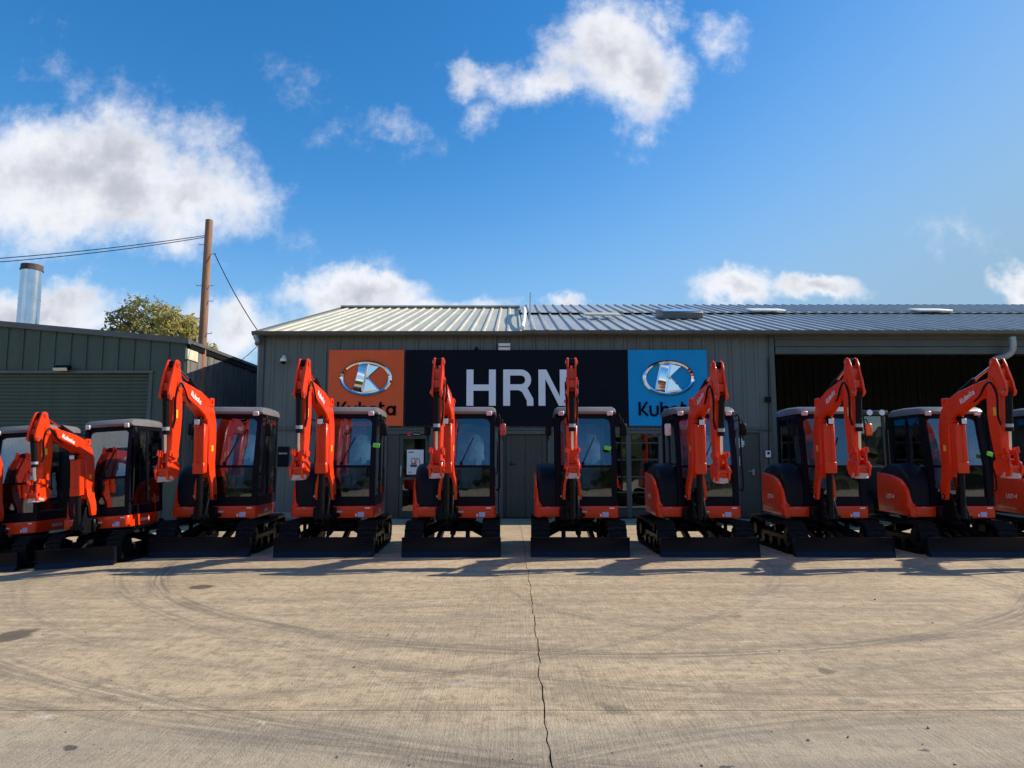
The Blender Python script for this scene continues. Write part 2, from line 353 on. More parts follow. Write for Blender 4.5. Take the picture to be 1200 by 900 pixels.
def thing(name, label, cat, loc=(0, 0, 0), group=None):
    o = bpy.data.objects.new(name, None); COL.objects.link(o); o.location = loc; o.empty_display_size = .2
    ORG[o] = Vector((0, 0, 0)); return tag(o, label, cat, group)
def tag(o, label=None, cat=None, group=None, kind=None):
    if label: o['label'] = label
    if cat: o['category'] = cat
    if group: o['group'] = group
    if kind: o['kind'] = kind
    return o
def copy_tree(o, parent=None, only=None):
    c = o.copy(); COL.objects.link(c); c.parent = parent; ORG[c] = ORG.get(o, Vector((0, 0, 0)))
    for ch in list(o.children): copy_tree(ch, c)
    return c
TEXTS = {}
def text_mesh(body, size, spacing=1.0, shear=0.0, offset=0.0):
    key = (body, size, spacing, shear, offset)
    if key in TEXTS: return TEXTS[key]
    cu = bpy.data.curves.new('lettering', 'FONT'); cu.body = body; cu.size = size; cu.align_x = 'CENTER'; cu.align_y = 'CENTER'
    cu.extrude = .0015; cu.space_character = spacing; cu.shear = shear; cu.offset = offset; cu.resolution_u = 3
    ob = bpy.data.objects.new('lettering', cu); COL.objects.link(ob); bpy.context.view_layer.update()
    me = bpy.data.meshes.new_from_object(ob.evaluated_get(bpy.context.evaluated_depsgraph_get()))
    bpy.data.objects.remove(ob); bpy.data.curves.remove(cu); TEXTS[key] = me; return me
def lettering(body, size, origin, right, upv, material, parent, name='lettering', **kw):
    src = text_mesh(body, size, **kw); me = src.copy(); right = Vector(right).normalized(); upv = Vector(upv).normalized(); nrm = right.cross(upv)
    o0 = Vector(origin); lo = XF(o0)
    for v in me.vertices: v.co = XF(o0 + right * v.co.x + upv * v.co.y + nrm * v.co.z) - lo
    me.materials.clear(); me.materials.append(material)
    return link(name, me, parent, lo)

# ------------------------------------------------------------------ the yard
def gz(x): return -.065 * min(max(0.0, -(x + 5.5)), 4.0)
b = MB(); xs = [-3000, -60, -9.5, -5.5, 60, 3000]; ys = [-3000, -40, 60, 3000]
gv = [[b.bm.verts.new((x, y, gz(x) - .06)) for x in xs] for y in ys]
for j in range(3):
    for i in range(5): b.bm.faces.new((gv[j][i], gv[j][i + 1], gv[j + 1][i + 1], gv[j + 1][i]))
ground = tag(b.done('ground', FIELD, flat=True), 'ground under the concrete yard and beyond the buildings', kind='structure')
yard = bpy.data.objects.new('yard', None); COL.objects.link(yard); ORG[yard] = Vector((0, 0, 0)); tag(yard, 'pale worn concrete yard cast in large slabs', kind='structure')
JX = [-22.4, -16.75, -11.1, -5.45, .2, 5.85, 11.5, 17.15, 22.8]; JY = [-13.8, -7.8, -1.8, 4.2, 10.45, 17.9, 26, 36.5]
rj = random.Random(3)
def jit(seed, t):
    def h(i): return math.sin((i * 12.9898 + seed * 78.233)) * 43758.5453 % 1.0 - .5
    def n(f):
        q = t * f; i = math.floor(q); u = q - i; return h(i + 1000 * f) * (1 - u) + h(i + 1 + 1000 * f) * u
    return .030 * n(.45) + .022 * n(3.1) + .016 * n(9.3)
for i in range(len(JX) - 1):
    for j in range(len(JY) - 1):
        x0, x1, y0, y1 = JX[i], JX[i + 1], JY[j], JY[j + 1]
        near = (i in (3, 4) and 0 <= j <= 4); nx, ny = (24, 150) if near else (12, 14)
        b = MB(); rows = []
        for q in range(ny + 1):
            y = y0 + (y1 - y0) * q / ny; row = []
            for p in range(nx + 1):
                x = x0 + (x1 - x0) * p / nx; u, v = p / nx, q / ny
                gap = .0022 + .0042 * abs(math.sin(y * 3.1 + i) * math.sin(y * 11.3 + 2 * i)); gy = .0035
                amp = 1.0 if near else .4
                xl = x0 + amp * jit(i, y) + gap; xr = x1 + amp * jit(i + 1, y) - gap
                yl = y0 + .25 * jit(j + 20, x) + gy; yr = y1 + .25 * jit(j + 21, x) - gy
                X, Y = xl + (xr - xl) * u, yl + (yr - yl) * v
                row.append(b.bm.verts.new((X, Y, gz(X))))
            rows.append(row)
        for q in range(ny):
            for p in range(nx): b.bm.faces.new((rows[q][p], rows[q][p + 1], rows[q + 1][p + 1], rows[q + 1][p]))
        border = rows[0] + [r[-1] for r in rows[1:]] + rows[-1][-2::-1] + [r[0] for r in rows[-2:0:-1]]
        low = [b.bm.verts.new((v.co.x, v.co.y, v.co.z - .05)) for v in border]
        for k in range(len(border)): b.bm.faces.new((border[k], low[k], low[(k + 1) % len(low)], border[(k + 1) % len(low)]))
        b.done('concrete_slab', CONC, yard, flat=True)

# ------------------------------------------------------------------ main shed
YW = 17.8                                           # depth of its front wall
def wx(px, py=500): return W(px, py, YW).x
def wz(py, px=600): return W(px, py, YW).z
XL, XD = wx(305, 480), wx(905, 450)                 # left corner, edge of the big doorway
ZE = wz(396); ZLEDGE = wz(503); XEND = 34.0
e0 = W(308, 390, YW - .18); rr_ = ray(405, 362); YR = 26.2; ridge = W(405, 362, YR)
ZE = e0.z - .02
ZEV = e0.z; ZRG = ridge.z; YEV = YW - .18
shed = thing('corrugated_shed', 'long dark green corrugated steel shed with pale ribbed roof and big open doorway', 'building', (0, 0, 0))
def ribbed(w, z0, z1, depth=.03, pitch=.333, rib=.085, y=0.0):
    b = MB(); n = max(1, round(w / pitch)); p = w / n; prof = []
    for i in range(n):
        a = i * p
        prof += [(a, 0), (a + p - rib - .03, 0), (a + p - rib, -depth), (a + p - .03, -depth)]
    prof += [(w, 0)]
    front = [(x, y + v) for x, v in prof]; back = [(w, y + .012), (0, y + .012)]
    b.prism(front + back, z0, z1, 'z'); return b
PAN = {}
def clad(x0, x1, z0, z1, material=WALLP, parent=None, y=YW, name='cladding_panel'):
    n = max(1, round((x1 - x0) / 1.0)); w = (x1 - x0) / n
    for i in range(n):
        key = (round(w, 4), round(z1 - z0, 4), material.name)
        if key in PAN:
            o = link(name, PAN[key], parent, Vector((x0 + i * w, y, z0)))
        else:
            o = ribbed(w - .004, 0, z1 - z0).done(name, material, parent, flat=True); o.location = (x0 + i * w, y, z0); PAN[key] = o.data
clad(XL, XD, ZLEDGE + .03, ZE, parent=shed)
OPEN = [(450, 508), (585, 646), (716, 806), (861, 891)]
spans = []; last = XL
for a, c in OPEN: spans.append((last, wx(a))); last = wx(c)
spans.append((last, XD))
for a, c in spans: clad(a, c, .16, ZLEDGE - .03, parent=shed)
b = MB()
for a, c in spans: b.box(a, c, YW - .02, YW + .1, 0, .16)
b.done('plinth', mat('plinth_concrete', (.26, .25, .23), .85, var=.15, vs=3, bump=.2), shed)
MB().box(XL, XD - .1, YW - .075, YW + .02, ZLEDGE - .03, ZLEDGE + .03, .006).done('ledge_flashing', TRIMG, shed)
for x in (XL - .03, XD - .02):
    MB().box(x - .05, x + .09, YW - .06, YW + .14, 0, ZE, .008).done('corner_flashing', TRIMG, shed)
MB().box(XL - .005, XL + .02, YW + .15, 34, 0, ZEV - .12).done('end_wall', WALLP, shed)
b = MB(); b.prism([(YW + .2, ZEV - .2), (34.2, ZEV - .2), (YR, ZRG - .1)], XL - .004, XL + .021, 'x'); b.done('gable', WALLP, shed)
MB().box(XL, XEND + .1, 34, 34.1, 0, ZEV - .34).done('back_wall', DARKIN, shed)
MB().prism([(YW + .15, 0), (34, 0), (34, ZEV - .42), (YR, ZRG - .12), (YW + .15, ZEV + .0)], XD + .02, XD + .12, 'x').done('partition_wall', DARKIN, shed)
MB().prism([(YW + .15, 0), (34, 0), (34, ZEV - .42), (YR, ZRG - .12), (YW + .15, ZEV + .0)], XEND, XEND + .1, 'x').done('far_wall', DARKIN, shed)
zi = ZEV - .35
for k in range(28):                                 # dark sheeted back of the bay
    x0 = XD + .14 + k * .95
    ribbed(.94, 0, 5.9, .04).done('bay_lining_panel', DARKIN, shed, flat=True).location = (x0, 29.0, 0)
# lintel over the big doorway
zl0, zl1 = W(1050, 415, YW).z, W(1050, 398, YW).z
MB().box(XD + .1, XEND, YW - .05, YW + .1, zl0, (zl0 + zl1) / 2 - .006, .006).done('lintel_beam', TRIMG, shed)
MB().box(XD + .1, XEND, YW - .03, YW + .1, (zl0 + zl1) / 2 + .006, zl1, .006).done('lintel_beam', TRIMG, shed)
MB().box(XD + .1, XEND, YW - .01, YW + .1, zl1 + .004, ZE + .12).done('fascia', WALLP, shed)
# roof sheets
sl = math.atan2(ZRG - ZEV, YR - YEV); LEN = math.hypot(ZRG - ZEV, YR - YEV)
XSPLIT = W(613, 380, YEV).x
def roof_sheet(w, length, h=.04):
    b = MB(); n = max(1, round(w / .34)); p = w / n; prof = []
    for i in range(n):
        a = i * p; prof += [(a, 0), (a + p - .11, 0), (a + p - .08, h), (a + p - .03, h)]
    prof += [(w, 0)]
    b.prism([(x, z) for x, z in prof] + [(w, -.012), (0, -.012)], 0, length, 'y'); return b
RS = {}
def lay(x0, x1, s0, s1, lift, material):
    n = max(1, round((x1 - x0) / 1.02)); w = (x1 - x0) / n
    for i in range(n):
        key = (round(w, 3), round(s1 - s0, 3), material.name)
        if key not in RS: o = roof_sheet(w - .002, s1 - s0).done('roof_sheet', material, shed, flat=True); RS[key] = o.data
        else: o = link('roof_sheet', RS[key], shed)
        o.location = (x0 + i * w, YEV + math.cos(sl) * s0 - math.sin(sl) * lift, ZEV + math.sin(sl) * s0 + math.cos(sl) * lift); o.rotation_euler = (sl, 0, 0)
lay(XL - .08, XSPLIT, -.1, LEN, .02, ROOFS)
lay(XSPLIT, XEND + .4, -.16, LEN * .60, .07, ROOFS2)
lay(XSPLIT, XEND + .4, LEN * .60 - .25, LEN, .15, ROOFS2)
MB().box(XL - .08, XEND + .4, YR - .2, YR + .2, ZRG + .03, ZRG + .10, .02).done('ridge_cap', ROOFS2, shed)
b = MB(); b.prism([(YR, ZRG), (34.4, ZEV - .3), (34.4, ZEV - .36), (YR, ZRG - .06)], XL - .08, XEND + .4, 'x'); b.done('rear_roof_slope', ROOFS2, shed)
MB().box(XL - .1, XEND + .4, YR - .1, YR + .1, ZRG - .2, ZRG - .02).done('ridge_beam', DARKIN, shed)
# barge along the gable end
dirv = Vector((0, math.cos(sl), math.sin(sl)))
b = MB(); p0 = Vector((XL - .1, YEV - .1, ZEV - .03)); p1 = p0 + dirv * (LEN + .1)
b.loft([[(p.x - .02, p.y, p.z - .06), (p.x + .03, p.y, p.z - .06), (p.x + .03, p.y, p.z + .07), (p.x - .02, p.y, p.z + .07)] for p in (p0, p1)]); b.done('barge_flashing', TRIMG, shed)
# gutters: half round profile
def gutter(x0, x1, y, z):
    pr = [(y - .085 * math.cos(a), z - .095 * math.sin(a)) for a in [i * math.pi / 8 for i in range(9)]] + [(y + .075, z + .012), (y - .095, z + .012)]
    MB().prism(pr, x0, x1, 'x').done('gutter', GUTTER, shed)
gutter(XL - .18, XSPLIT, YEV - .10, ZEV + .0)
gutter(XSPLIT + .004, XEND + .4, YEV - .17, ZEV + .01)
gl_ = W(312, 400, YEV)
MB().tube([(XL - .1, YEV - .1, ZEV - .06), (XL - .1, YEV - .1, ZEV - .14), (XL - .06, YEV - .06, ZEV - .22), (XL - .19, YEV + .25, ZEV - .25), (XL - .2, YEV + .5, ZEV - .3), (XL - .14, YEV + .55, .05)], .055, 10, 4).done('downpipe', GALV, shed)
dp = W(1186, 395, YEV - .17)
MB().tube([(dp.x, dp.y, dp.z), (dp.x, dp.y, dp.z - .25), (dp.x - .02, dp.y + .05, dp.z - .38), (dp.x - .12, dp.y + .1, dp.z - .48), (dp.x - .25, dp.y + .25, dp.z - .52), (dp.x - .3, YW - .07, dp.z - .56)], .085, 12, 4).done('downpipe', GALV, shed)
MB().box(dp.x - .35, dp.x - .1, YW - .12, YW + .06, dp.z - .68, dp.z - .5, .02).done('hopper', GALV, shed)
# rooflights and the white upstand where the two roofs meet
def on_roof(px, py, lift=.15):
    r = ray(px, py); n = Vector((0, -math.sin(sl), math.cos(sl))); o = Vector((0, YEV, ZEV)) + n * lift
    t = (o - Vector((0, 0, CAM_H))).dot(n) / r.dot(n); return Vector((0, 0, CAM_H)) + r * t
M_roof = Matrix.Rotation(sl, 4, 'X')
for px, py, w, dpt in ((795, 372, 1.25, .55),):
    p = on_roof(px, py, .1); o = MB().box(-w / 2, w / 2, -dpt, dpt, 0, .22, .02).done('rooflight', GUTTER, shed); o.location = p; o.rotation_euler = (sl, 0, 0)
    g = MB().box(-w / 2 + .08, w / 2 - .08, -dpt + .08, dpt - .08, .222, .235).done('pane', MATS['shop_glass'], o)
for px, py in ((897, 364), (1090, 364), (705, 369)):
    p = on_roof(px, py, .2); o = MB().box(-.55, .55, -.35, .35, 0, .05, .01).done('roof_patch', WHITE if px > 800 else ROOFS, shed); o.location = p; o.rotation_euler = (sl, 0, 0)
p = on_roof(612, 386, .06); q = on_roof(610, 367, .06)
b = MB(); b.tube([p + Vector((0, 0, .05)), p.lerp(q, .3) + Vector((.08, 0, .25)), p.lerp(q, .7) + Vector((.1, 0, .3)), q + Vector((0, 0, .15))], .06, 8, 4); b.done('roof_upstand', WHITE, shed)
MB().cyl(p + Vector((.2, .6, 0)), p + Vector((.24, .6, 1.15)), .022, n=8).done('aerial_mast', STEEL, shed)
# entrance: glazed door in a green frame
def door_frame(x0, x1, z1, t=.1, y0=YW - .09, parent=None, name='door_frame', material=TRIMG):
    b = MB(); b.box(x0, x0 + t, y0, YW + .06, 0, z1, .006); b.box(x1 - t, x1, y0, YW + .06, 0, z1, .006); b.box(x0 + t, x1 - t, y0, YW + .06, z1 - t, z1, .006)
    return b.done(name, material, parent)
a0, a1 = wx(450), wx(508); zt = ZLEDGE - .035
DOORG = mat('green_door_paint', (.045, .058, .048), .45, var=.12, vs=2, dirt=.1)
door_frame(a0, a1, zt, parent=shed)
MB().box(a0 + .1, a0 + .42, YW - .05, YW + .02, 0, zt - .1, .004).done('side_panel', DOORG, shed)
dr = MB(); dx0, dx1 = a0 + .43, a1 - .11
for bx in ((dx0, dx0 + .09, .02, zt - .11), (dx1 - .09, dx1, .02, zt - .11)): dr.box(bx[0], bx[1], YW - .05, YW, bx[2], bx[3], .006)
for z0_, z1_ in ((.02, .2), (.98, 1.06), (zt - .22, zt - .11)): dr.box(dx0 + .09, dx1 - .09, YW - .05, YW, z0_, z1_, .006)
dr = dr.done('door', DOORG, shed)
MB().box(dx0 + .09, dx1 - .09, YW - .03, YW - .02, 1.06, zt - .22).done('pane', SGLASS, dr)
MB().box(dx0 + .09, dx1 - .09, YW - .03, YW - .02, .2, .98).done('pane', SGLASS, dr)
MB().tube([(dx0 + .045, YW - .05, 1.05), (dx0 + .045, YW - .11, 1.07), (dx0 + .045, YW - .11, 1.33), (dx0 + .045, YW - .05, 1.35)], .014, 8, 3).done('door_handle', STEEL, dr)
MB().box(dx0 + .15, dx1 - .05, YW + .4, YW + .5, .75, .82).done('letter_shelf', WHITE, shed)
# ribbed double door
a0, a1 = wx(585), wx(646)
door_frame(a0, a1, zt, parent=shed)
mid = (a0 + a1) / 2
for x0_, x1_ in ((a0 + .1, mid - .004), (mid + .004, a1 - .1)):
    o = ribbed(x1_ - x0_, .03, zt - .11, .022, .16, .05).done('door_leaf', DOORG, shed, flat=True); o.location = (x0_, YW, 0)
h = W(599, 544, YW)
hb = MB(); hb.cyl((h.x, YW - .03, h.z), (h.x, YW - .09, h.z), .03); hb.tube([(h.x, YW - .09, h.z), (h.x + .12, YW - .09, h.z)], .012, 8); hb.done('door_handle', TRIM, shed)
# glazed sectional door
a0, a1 = wx(716), wx(806)
door_frame(a0, a1, zt, .09, parent=shed)
rows = [W(740, p, YW).z for p in (601, 595.5, 577, 558.7, 538.7, 519, 505)]
rows[0] = .04; cols = [a0 + .09, W(737, 540, YW).x, W(775, 540, YW).x, a1 - .09]
gd = MB()
for k, z in enumerate(rows[1:-1]): gd.box(cols[0], cols[-1], YW - .035, YW + .015, z - .022, z + .022, .004)
gd.box(cols[0], cols[-1], YW - .035, YW + .015, rows[0], rows[1] - .03, .004)
gd = gd.done('sectional_door', DOORG, shed)
for k, x in enumerate(cols[1:-1]): MB().box(x - .07, x + .05, YW - .06, YW + .02, .02, zt - .1, .004).done('mullion', TRIMG, gd)
for i in range(3):
    for k in range(1, len(rows) - 1):
        MB().box(cols[i] + .003, cols[i + 1] - .003, YW - .014, YW - .006, rows[k] + .01, min(rows[k + 1], zt - .1)).done('pane', SGLASS, gd)
MB().box(XL + .1, XD - .1, YW + 3.4, YW + 3.5, 0, 3.2).done('shop_back_wall', mat('shop_wall', (.32, .33, .35), .8, var=.2), shed)
MB().box(XL + .1, XD - .1, YW + .16, YW + 3.4, 3.0, 3.1).done('shop_ceiling', mat('shop_ceiling_board', (.4, .4, .4), .8), shed)
# steel side door
a0, a1 = wx(861), wx(891)
door_frame(a0, a1, zt, .06, parent=shed)
sd = MB().box(a0 + .06, a1 - .06, YW - .04, YW, .03, zt - .065, .006).done('steel_door', DOORG, shed)
h = W(882, 552, YW)
hb = MB(); hb.box(h.x - .02, h.x + .03, YW - .055, YW - .04, h.z - .1, h.z + .05, .004); hb.cyl((h.x, YW - .05, h.z), (h.x, YW - .1, h.z), .014, n=8); hb.tube([(h.x, YW - .1, h.z), (h.x - .14, YW - .1, h.z)], .012, 8); hb.done('door_handle', STEEL, sd)

# ------------------------------------------------------------------ signs on the shed
YS = YW - .12
def px_box(b, x0, x1, y0, y1, ya, yb, bev=.004):
    p, q = W(x0, y1, ya), W(x1, y0, ya); return b.box(p.x, q.x, ya, yb, p.z, q.z, bev)
S46 = (W(700, 450, YS) - W(600, 450, YS)).x / 100   # metres per pixel on the sign plane
def KUBOTA(b, cx, cz, hgt, y0, y1, st=None):
    st = st or hgt * .155; x = 0; h = hgt; xh = h * .72
    def ring(ox, rx, rz, a0=0, a1=360, n=14): return [(ox + rx * math.cos(R(a0 + (a1 - a0) * i / n)), rz + rz * 0 + rz * math.sin(R(a0 + (a1 - a0) * i / n))) for i in range(n + (0 if a1 - a0 == 360 else 1))]
    strokes = []
    strokes += [([(st / 2, 0), (st / 2, h)], 0), ([(st * 1.45, xh * .55), (h * .62, h)], 0), ([(st * 1.45, xh * .58), (h * .66, 0)], 0)]
    ox = h * .86; rx = h * .26
    strokes += [([(ox, xh), (ox, rx)] + [(ox + rx + rx * math.cos(R(a)), rx + rx * math.sin(R(a)) - 0) for a in range(200, 341, 20)] + [(ox + 2 * rx, rx), (ox + 2 * rx, xh)], 0)]
    ox = h * 1.66; rz = xh / 2
    strokes += [([(ox, 0), (ox, h)], 0), ([(ox + rx + st * .3 + rx * math.cos(R(a)), rz + (rz - st / 2) * math.sin(R(a))) for a in range(0, 360, 24)], 1)]
    ox = h * 2.62
    strokes += [([(ox + rx * 1.15 * math.cos(R(a)), rz + (rz - st / 2) * math.sin(R(a))) for a in range(0, 360, 24)], 1)]
    ox = h * 3.18
    strokes += [([(ox, h), (ox, st), (ox + h * .26, st / 2)], 0), ([(ox - h * .13, xh), (ox + h * .28, xh)], 0)]
    ox = h * 3.92
    strokes += [([(ox + rx * math.cos(R(a)), rz + (rz - st / 2) * math.sin(R(a))) for a in range(0, 360, 24)], 1), ([(ox + rx + st * .25, 0), (ox + rx + st * .25, xh)], 0)]
    wid = ox + rx + st * .75
    for pts, cl in strokes: b.ribbon([(cx - wid / 2 + px_, cz + pz_) for px_, pz_ in pts], st, y0, y1, closed=bool(cl))
    return b
def emblem(parent, cx, cz, rx, rz, y):
    n = 48; b = MB(); rings = []
    for i in range(n):
        a = 2 * math.pi * i / n; c, s_ = math.cos(a), math.sin(a); row = []
        for f, dep in ((1.0, 0), (.985, -.05), (.93, -.08), (.86, -.055), (.84, 0)): row.append((cx + rx * f * c * (1 if f > .9 else .995), y + dep, cz + rz * (f if f > .97 else f - .02) * s_))
        rings.append(row)
    b.loft(rings, closed=True); b.done('emblem_ring', EMBLEM, parent)
    b = MB()                                        # the K: a slanted stem and two arms with raised ridges
    def facet(poly, rise):
        cxp = sum(p[0] for p in poly) / len(poly); czp = sum(p[1] for p in poly) / len(poly)
        base = [b.bm.verts.new((cx + rx * p[0], y - .012, cz + rz * p[1])) for p in poly]
        back = [b.bm.verts.new((cx + rx * p[0], y, cz + rz * p[1])) for p in poly]
        top = [b.bm.verts.new((cx + rx * (cxp + (p[0] - cxp) * .72), y - rise, cz + rz * (czp + (p[1] - czp) * .72))) for p in poly]
        m = len(poly); b.bm.faces.new(top)
        for i in range(m):
            b.bm.faces.new((base[i], base[(i + 1) % m], top[(i + 1) % m], top[i])); b.bm.faces.new((back[i], back[(i + 1) % m], base[(i + 1) % m], base[i]))
    facet([(-.29, .84), (.10, .87), (-.13, -.86), (-.54, -.70)], .05)
    facet([(.10, .87), (.58, .72), (.08, .05), (-.01, .06)], .035)
    facet([(-.02, .06), (.08, .05), (.56, -.70), (-.13, -.86)], .035)
    b.done('emblem_letter', EMBLEM, parent, ang=20)
def brand_sign(x0, x1, panel, cx, cy, label):
    t = thing('sign_board', label, 'sign', group=None)
    px_box(MB(), x0, x1, 410, 499, YS, YW - .045, .006).done('panel', panel, t)
    c = W(cx, cy, YS); emblem(t, c.x, c.z, 31 * S46, 21.3 * S46, YS - .004)
    k = W(cx, 487, YS); KUBOTA(MB(), k.x, k.z, 16 * S46, YS - .022, YS - .002).done('lettering', BLACKL, t)
    return t
brand_sign(383, 473.7, SIGNO, 429.2, 443.6, 'square orange sign with chrome oval emblem on the shed wall')
brand_sign(737.3, 828, SIGNB, 783.1, 443.1, 'square blue sign with chrome oval emblem on the shed wall')
t = thing('sign_board', 'wide navy sign with large white three letter name between the square signs', 'sign')
px_box(MB(), 474.3, 736.7, 410, 499, YS + .012, YW - .045, .006).done('panel', NAVY, t)
def LX(px): return W(px, 455, YS).x
zb, zt2 = W(600, 475.6, YS).z, W(600, 433.3, YS).z; ST = 8.0 * S46; y0_, y1_ = YS - .04, YS + .006
b = MB(); x0, x1 = LX(546.8), LX(581); b.prism([(x0, zb), (x0 + ST, zb), (x0 + ST, (zb + zt2) / 2 - ST * .45), (x1 - ST, (zb + zt2) / 2 - ST * .45), (x1 - ST, zb), (x1, zb), (x1, zt2), (x1 - ST, zt2), (x1 - ST, (zb + zt2) / 2 + ST * .45), (x0 + ST, (zb + zt2) / 2 + ST * .45), (x0 + ST, zt2), (x0, zt2)], y0_, y1_, 'y'); b.done('letter', LETTER, t)
b = MB(); x0, x1 = LX(589.7), LX(625.2); zm = zb + (zt2 - zb) * .43; rw = (zt2 - zm + ST * .0) / 2; c2 = (zt2 + zm) / 2; rx_ = x1 - ST * .35 - rw
b.box(x0, x0 + ST, y0_, y1_, zb, zt2)
rr2 = rw - ST * .43
b.ribbon([(x0 + ST, zt2 - ST * .43), (rx_, zt2 - ST * .43)] + [(rx_ + rr2 * math.cos(R(a)), c2 + rr2 * math.sin(R(a))) for a in range(75, -76, -15)] + [(rx_, zm + ST * .43), (x0 + ST, zm + ST * .43)], ST * .86, y0_ + .001, y1_)
b.ribbon([(rx_ - ST * .1, zm + ST * .43), (rx_ + ST * .55, zm + ST * .1), (rx_ + ST * .85, zm - ST * .5), (x1 - ST * .52, zb + ST * .9), (x1 - ST * .5, zb + ST * .3), (x1 - ST * .5, zb)], ST * .95, y0_ + .002, y1_)
b.done('letter', LETTER, t)
b = MB(); x0, x1 = LX(631), LX(664); b.prism([(x0, zb), (x0 + ST, zb), (x0 + ST, zt2 - ST * 1.35), (x1 - ST * 1.15, zb), (x1, zb), (x1, zt2), (x1 - ST, zt2), (x1 - ST, zb + ST * 1.35), (x0 + ST * 1.15, zt2), (x0, zt2)], y0_, y1_, 'y'); b.done('letter', LETTER, t)
# small fittings on the wall
t = thing('service_sign', 'small black sign with white word beside the shed corner', 'sign')
px_box(MB(), 324.5, 338.5, 523.5, 547, YW - .06, YW - .035).done('panel', NAVY, t)
c = W(331.5, 531.5, YW - .061); lettering('SERVICE', .062, c, (1, 0, 0), (0, 0, 1), WHITE, t)
t = thing('security_camera', 'white dome security camera on bracket near the shed corner', 'camera')
c = W(333, 421, YW - .12)
b = MB(); b.cyl((c.x - .02, YW - .03, c.z + .06), (c.x - .02, YW - .1, c.z + .06), .045); b.tube([(c.x - .02, YW - .1, c.z + .06), (c.x, YW - .16, c.z + .06), (c.x, YW - .18, c.z)], .02, 8, 3); b.done('bracket', WHITE, t)
b = MB(); b.loft([[(c.x + r * math.cos(a * .5236), YW - .18 + r * math.sin(a * .5236), c.z + zz) for a in range(12)] for r, zz in ((.05, .02), (.085, 0), (.085, -.06), (.07, -.07))]); b.done('housing', WHITE, t)
b = MB(); b.loft([[(c.x + r * math.cos(a * .5236), YW - .18 + r * math.sin(a * .5236), c.z + zz) for a in range(12)] for r, zz in ((.07, -.07), (.06, -.11), (.03, -.13))]); b.done('dome', TRIM, t)
t = thing('bulkhead_light', 'white louvred bulkhead light above the wide navy sign', 'light')
b = MB(); px_box(b, 584, 598, 402, 405.6, YW - .15, YW - .035, .008); px_box(b, 584, 598, 406.8, 410, YW - .15, YW - .035, .008); b.done('diffuser', WHITE, t)
px_box(MB(), 585, 597, 402, 409.5, YW - .10, YW - .03).done('backplate', TRIM, t)
t = thing('security_camera', 'tiny black camera above the wide navy sign', 'camera')
c = W(559, 408, YW - .1); c = W(530.5 + 28, 408.5, YW - .1)
b = MB(); b.cyl((c.x, YW - .03, c.z), (c.x, YW - .1, c.z), .035); b.box(c.x - .04, c.x + .04, YW - .2, YW - .08, c.z - .04, c.z + .03, .01); b.done('housing', TRIM, t)
t = thing('alarm_box', 'small white switch box with conduit between steel door and doorway', 'switch')
px_box(MB(), 898, 903.5, 528, 536, YW - .12, YW - .035, .01).done('box', WHITE, t)
px_box(MB(), 899.4, 902, 529.5, 532.5, YW - .13, YW - .118, .003).done('button', TRIM, t)
MB().tube([W(901, 536, YW - .07), W(901, 545, YW - .07)], .014, 8).done('conduit', TRIM, t); MB().tube([W(901, 528, YW - .07), W(901, 470, YW - .07), W(900, 420, YW - .07)], .014, 8).done('conduit', TRIM, t)
px_box(MB(), 897.5, 904, 465, 471, YW - .11, YW - .035, .008).done('junction_box', TRIM, t)
b = MB(); c = W(866, 519, YW - .05); n = 26
b.prism([(c.x + (.16 if i % 2 else .12) * math.cos(2 * math.pi * i / n), c.z + (.16 if i % 2 else .125) * math.sin(2 * math.pi * i / n)) for i in range(n)], YW - .05, YW - .044, 'y')
tag(b.done('notice', mat('pale_green_notice', (.55, .66, .58), .5)), 'white jagged star notice stuck on the steel side door', 'notice')
t = thing('notice', 'small white and pink sticker on the steel side door', 'notice'); px_box(MB(), 859, 867, 535, 546, YW - .048, YW - .043, 0).done('sheet', WHITE, t); px_box(MB(), 859.4, 866.6, 541.5, 545.6, YW - .0495, YW - .0481, 0).done('print', mat('pink_print', (.66, .32, .36), .5), t); px_box(MB(), 861.5, 864.5, 537, 540.5, YW - .0495, YW - .0481, 0).done('print', INK, t)
t = thing('poster', 'pale poster of a small digger on the entrance door glass', 'poster')
px_box(MB(), 476.5, 496.5, 527, 556, YW - .045, YW - .039, 0).done('sheet', PAPER, t)
yq = YW - .0475
def pq(*pts): return [(W(a, c, yq).x, W(a, c, yq).z) for a, c in pts]
b = MB(); b.prism(pq((481, 547.4), (488.4, 547.4), (489, 546), (488.4, 544.6), (481, 544.6), (480.4, 546)), yq, yq + .002, 'y'); b.ribbon(pq((482.4, 542), (482.6, 537), (486.2, 537), (486.6, 542)), .016, yq, yq + .002); b.prism(pq((478.5, 530.6), (485, 530.6), (485, 529.4), (478.5, 529.4)), yq, yq + .002, 'y'); b.prism(pq((478.5, 553.8), (482.5, 553.8), (482.5, 553), (478.5, 553)), yq, yq + .002, 'y'); b.ribbon(pq((491.8, 543), (493.2, 546), (491.8, 548)), .02, yq, yq + .002); b.done('print', INK, t)
b = MB(); b.prism(pq((481.8, 544.4), (488, 544.4), (488, 542.2), (481.8, 542.2)), yq, yq + .002, 'y'); b.ribbon(pq((487.2, 542.6), (488.6, 537.2), (491.2, 537.8), (492.0, 542.6)), .024, yq, yq + .002); b.done('print', INKO, t)
t = thing('door_sticker', 'small red and black maker sticker over the entrance door', 'sticker')
px_box(MB(), 477.5, 481.5, 506.6, 511, YW - .105, YW - .0955, 0).done('print', RED, t); px_box(MB(), 484, 492, 507, 510.6, YW - .105, YW - .0955, 0).done('print', BLACKL, t)
c = W(488, 508.8, YW - .1065); lettering('Kubota', .055, c, (1, 0, 0), (0, 0, 1), WHITE, t)

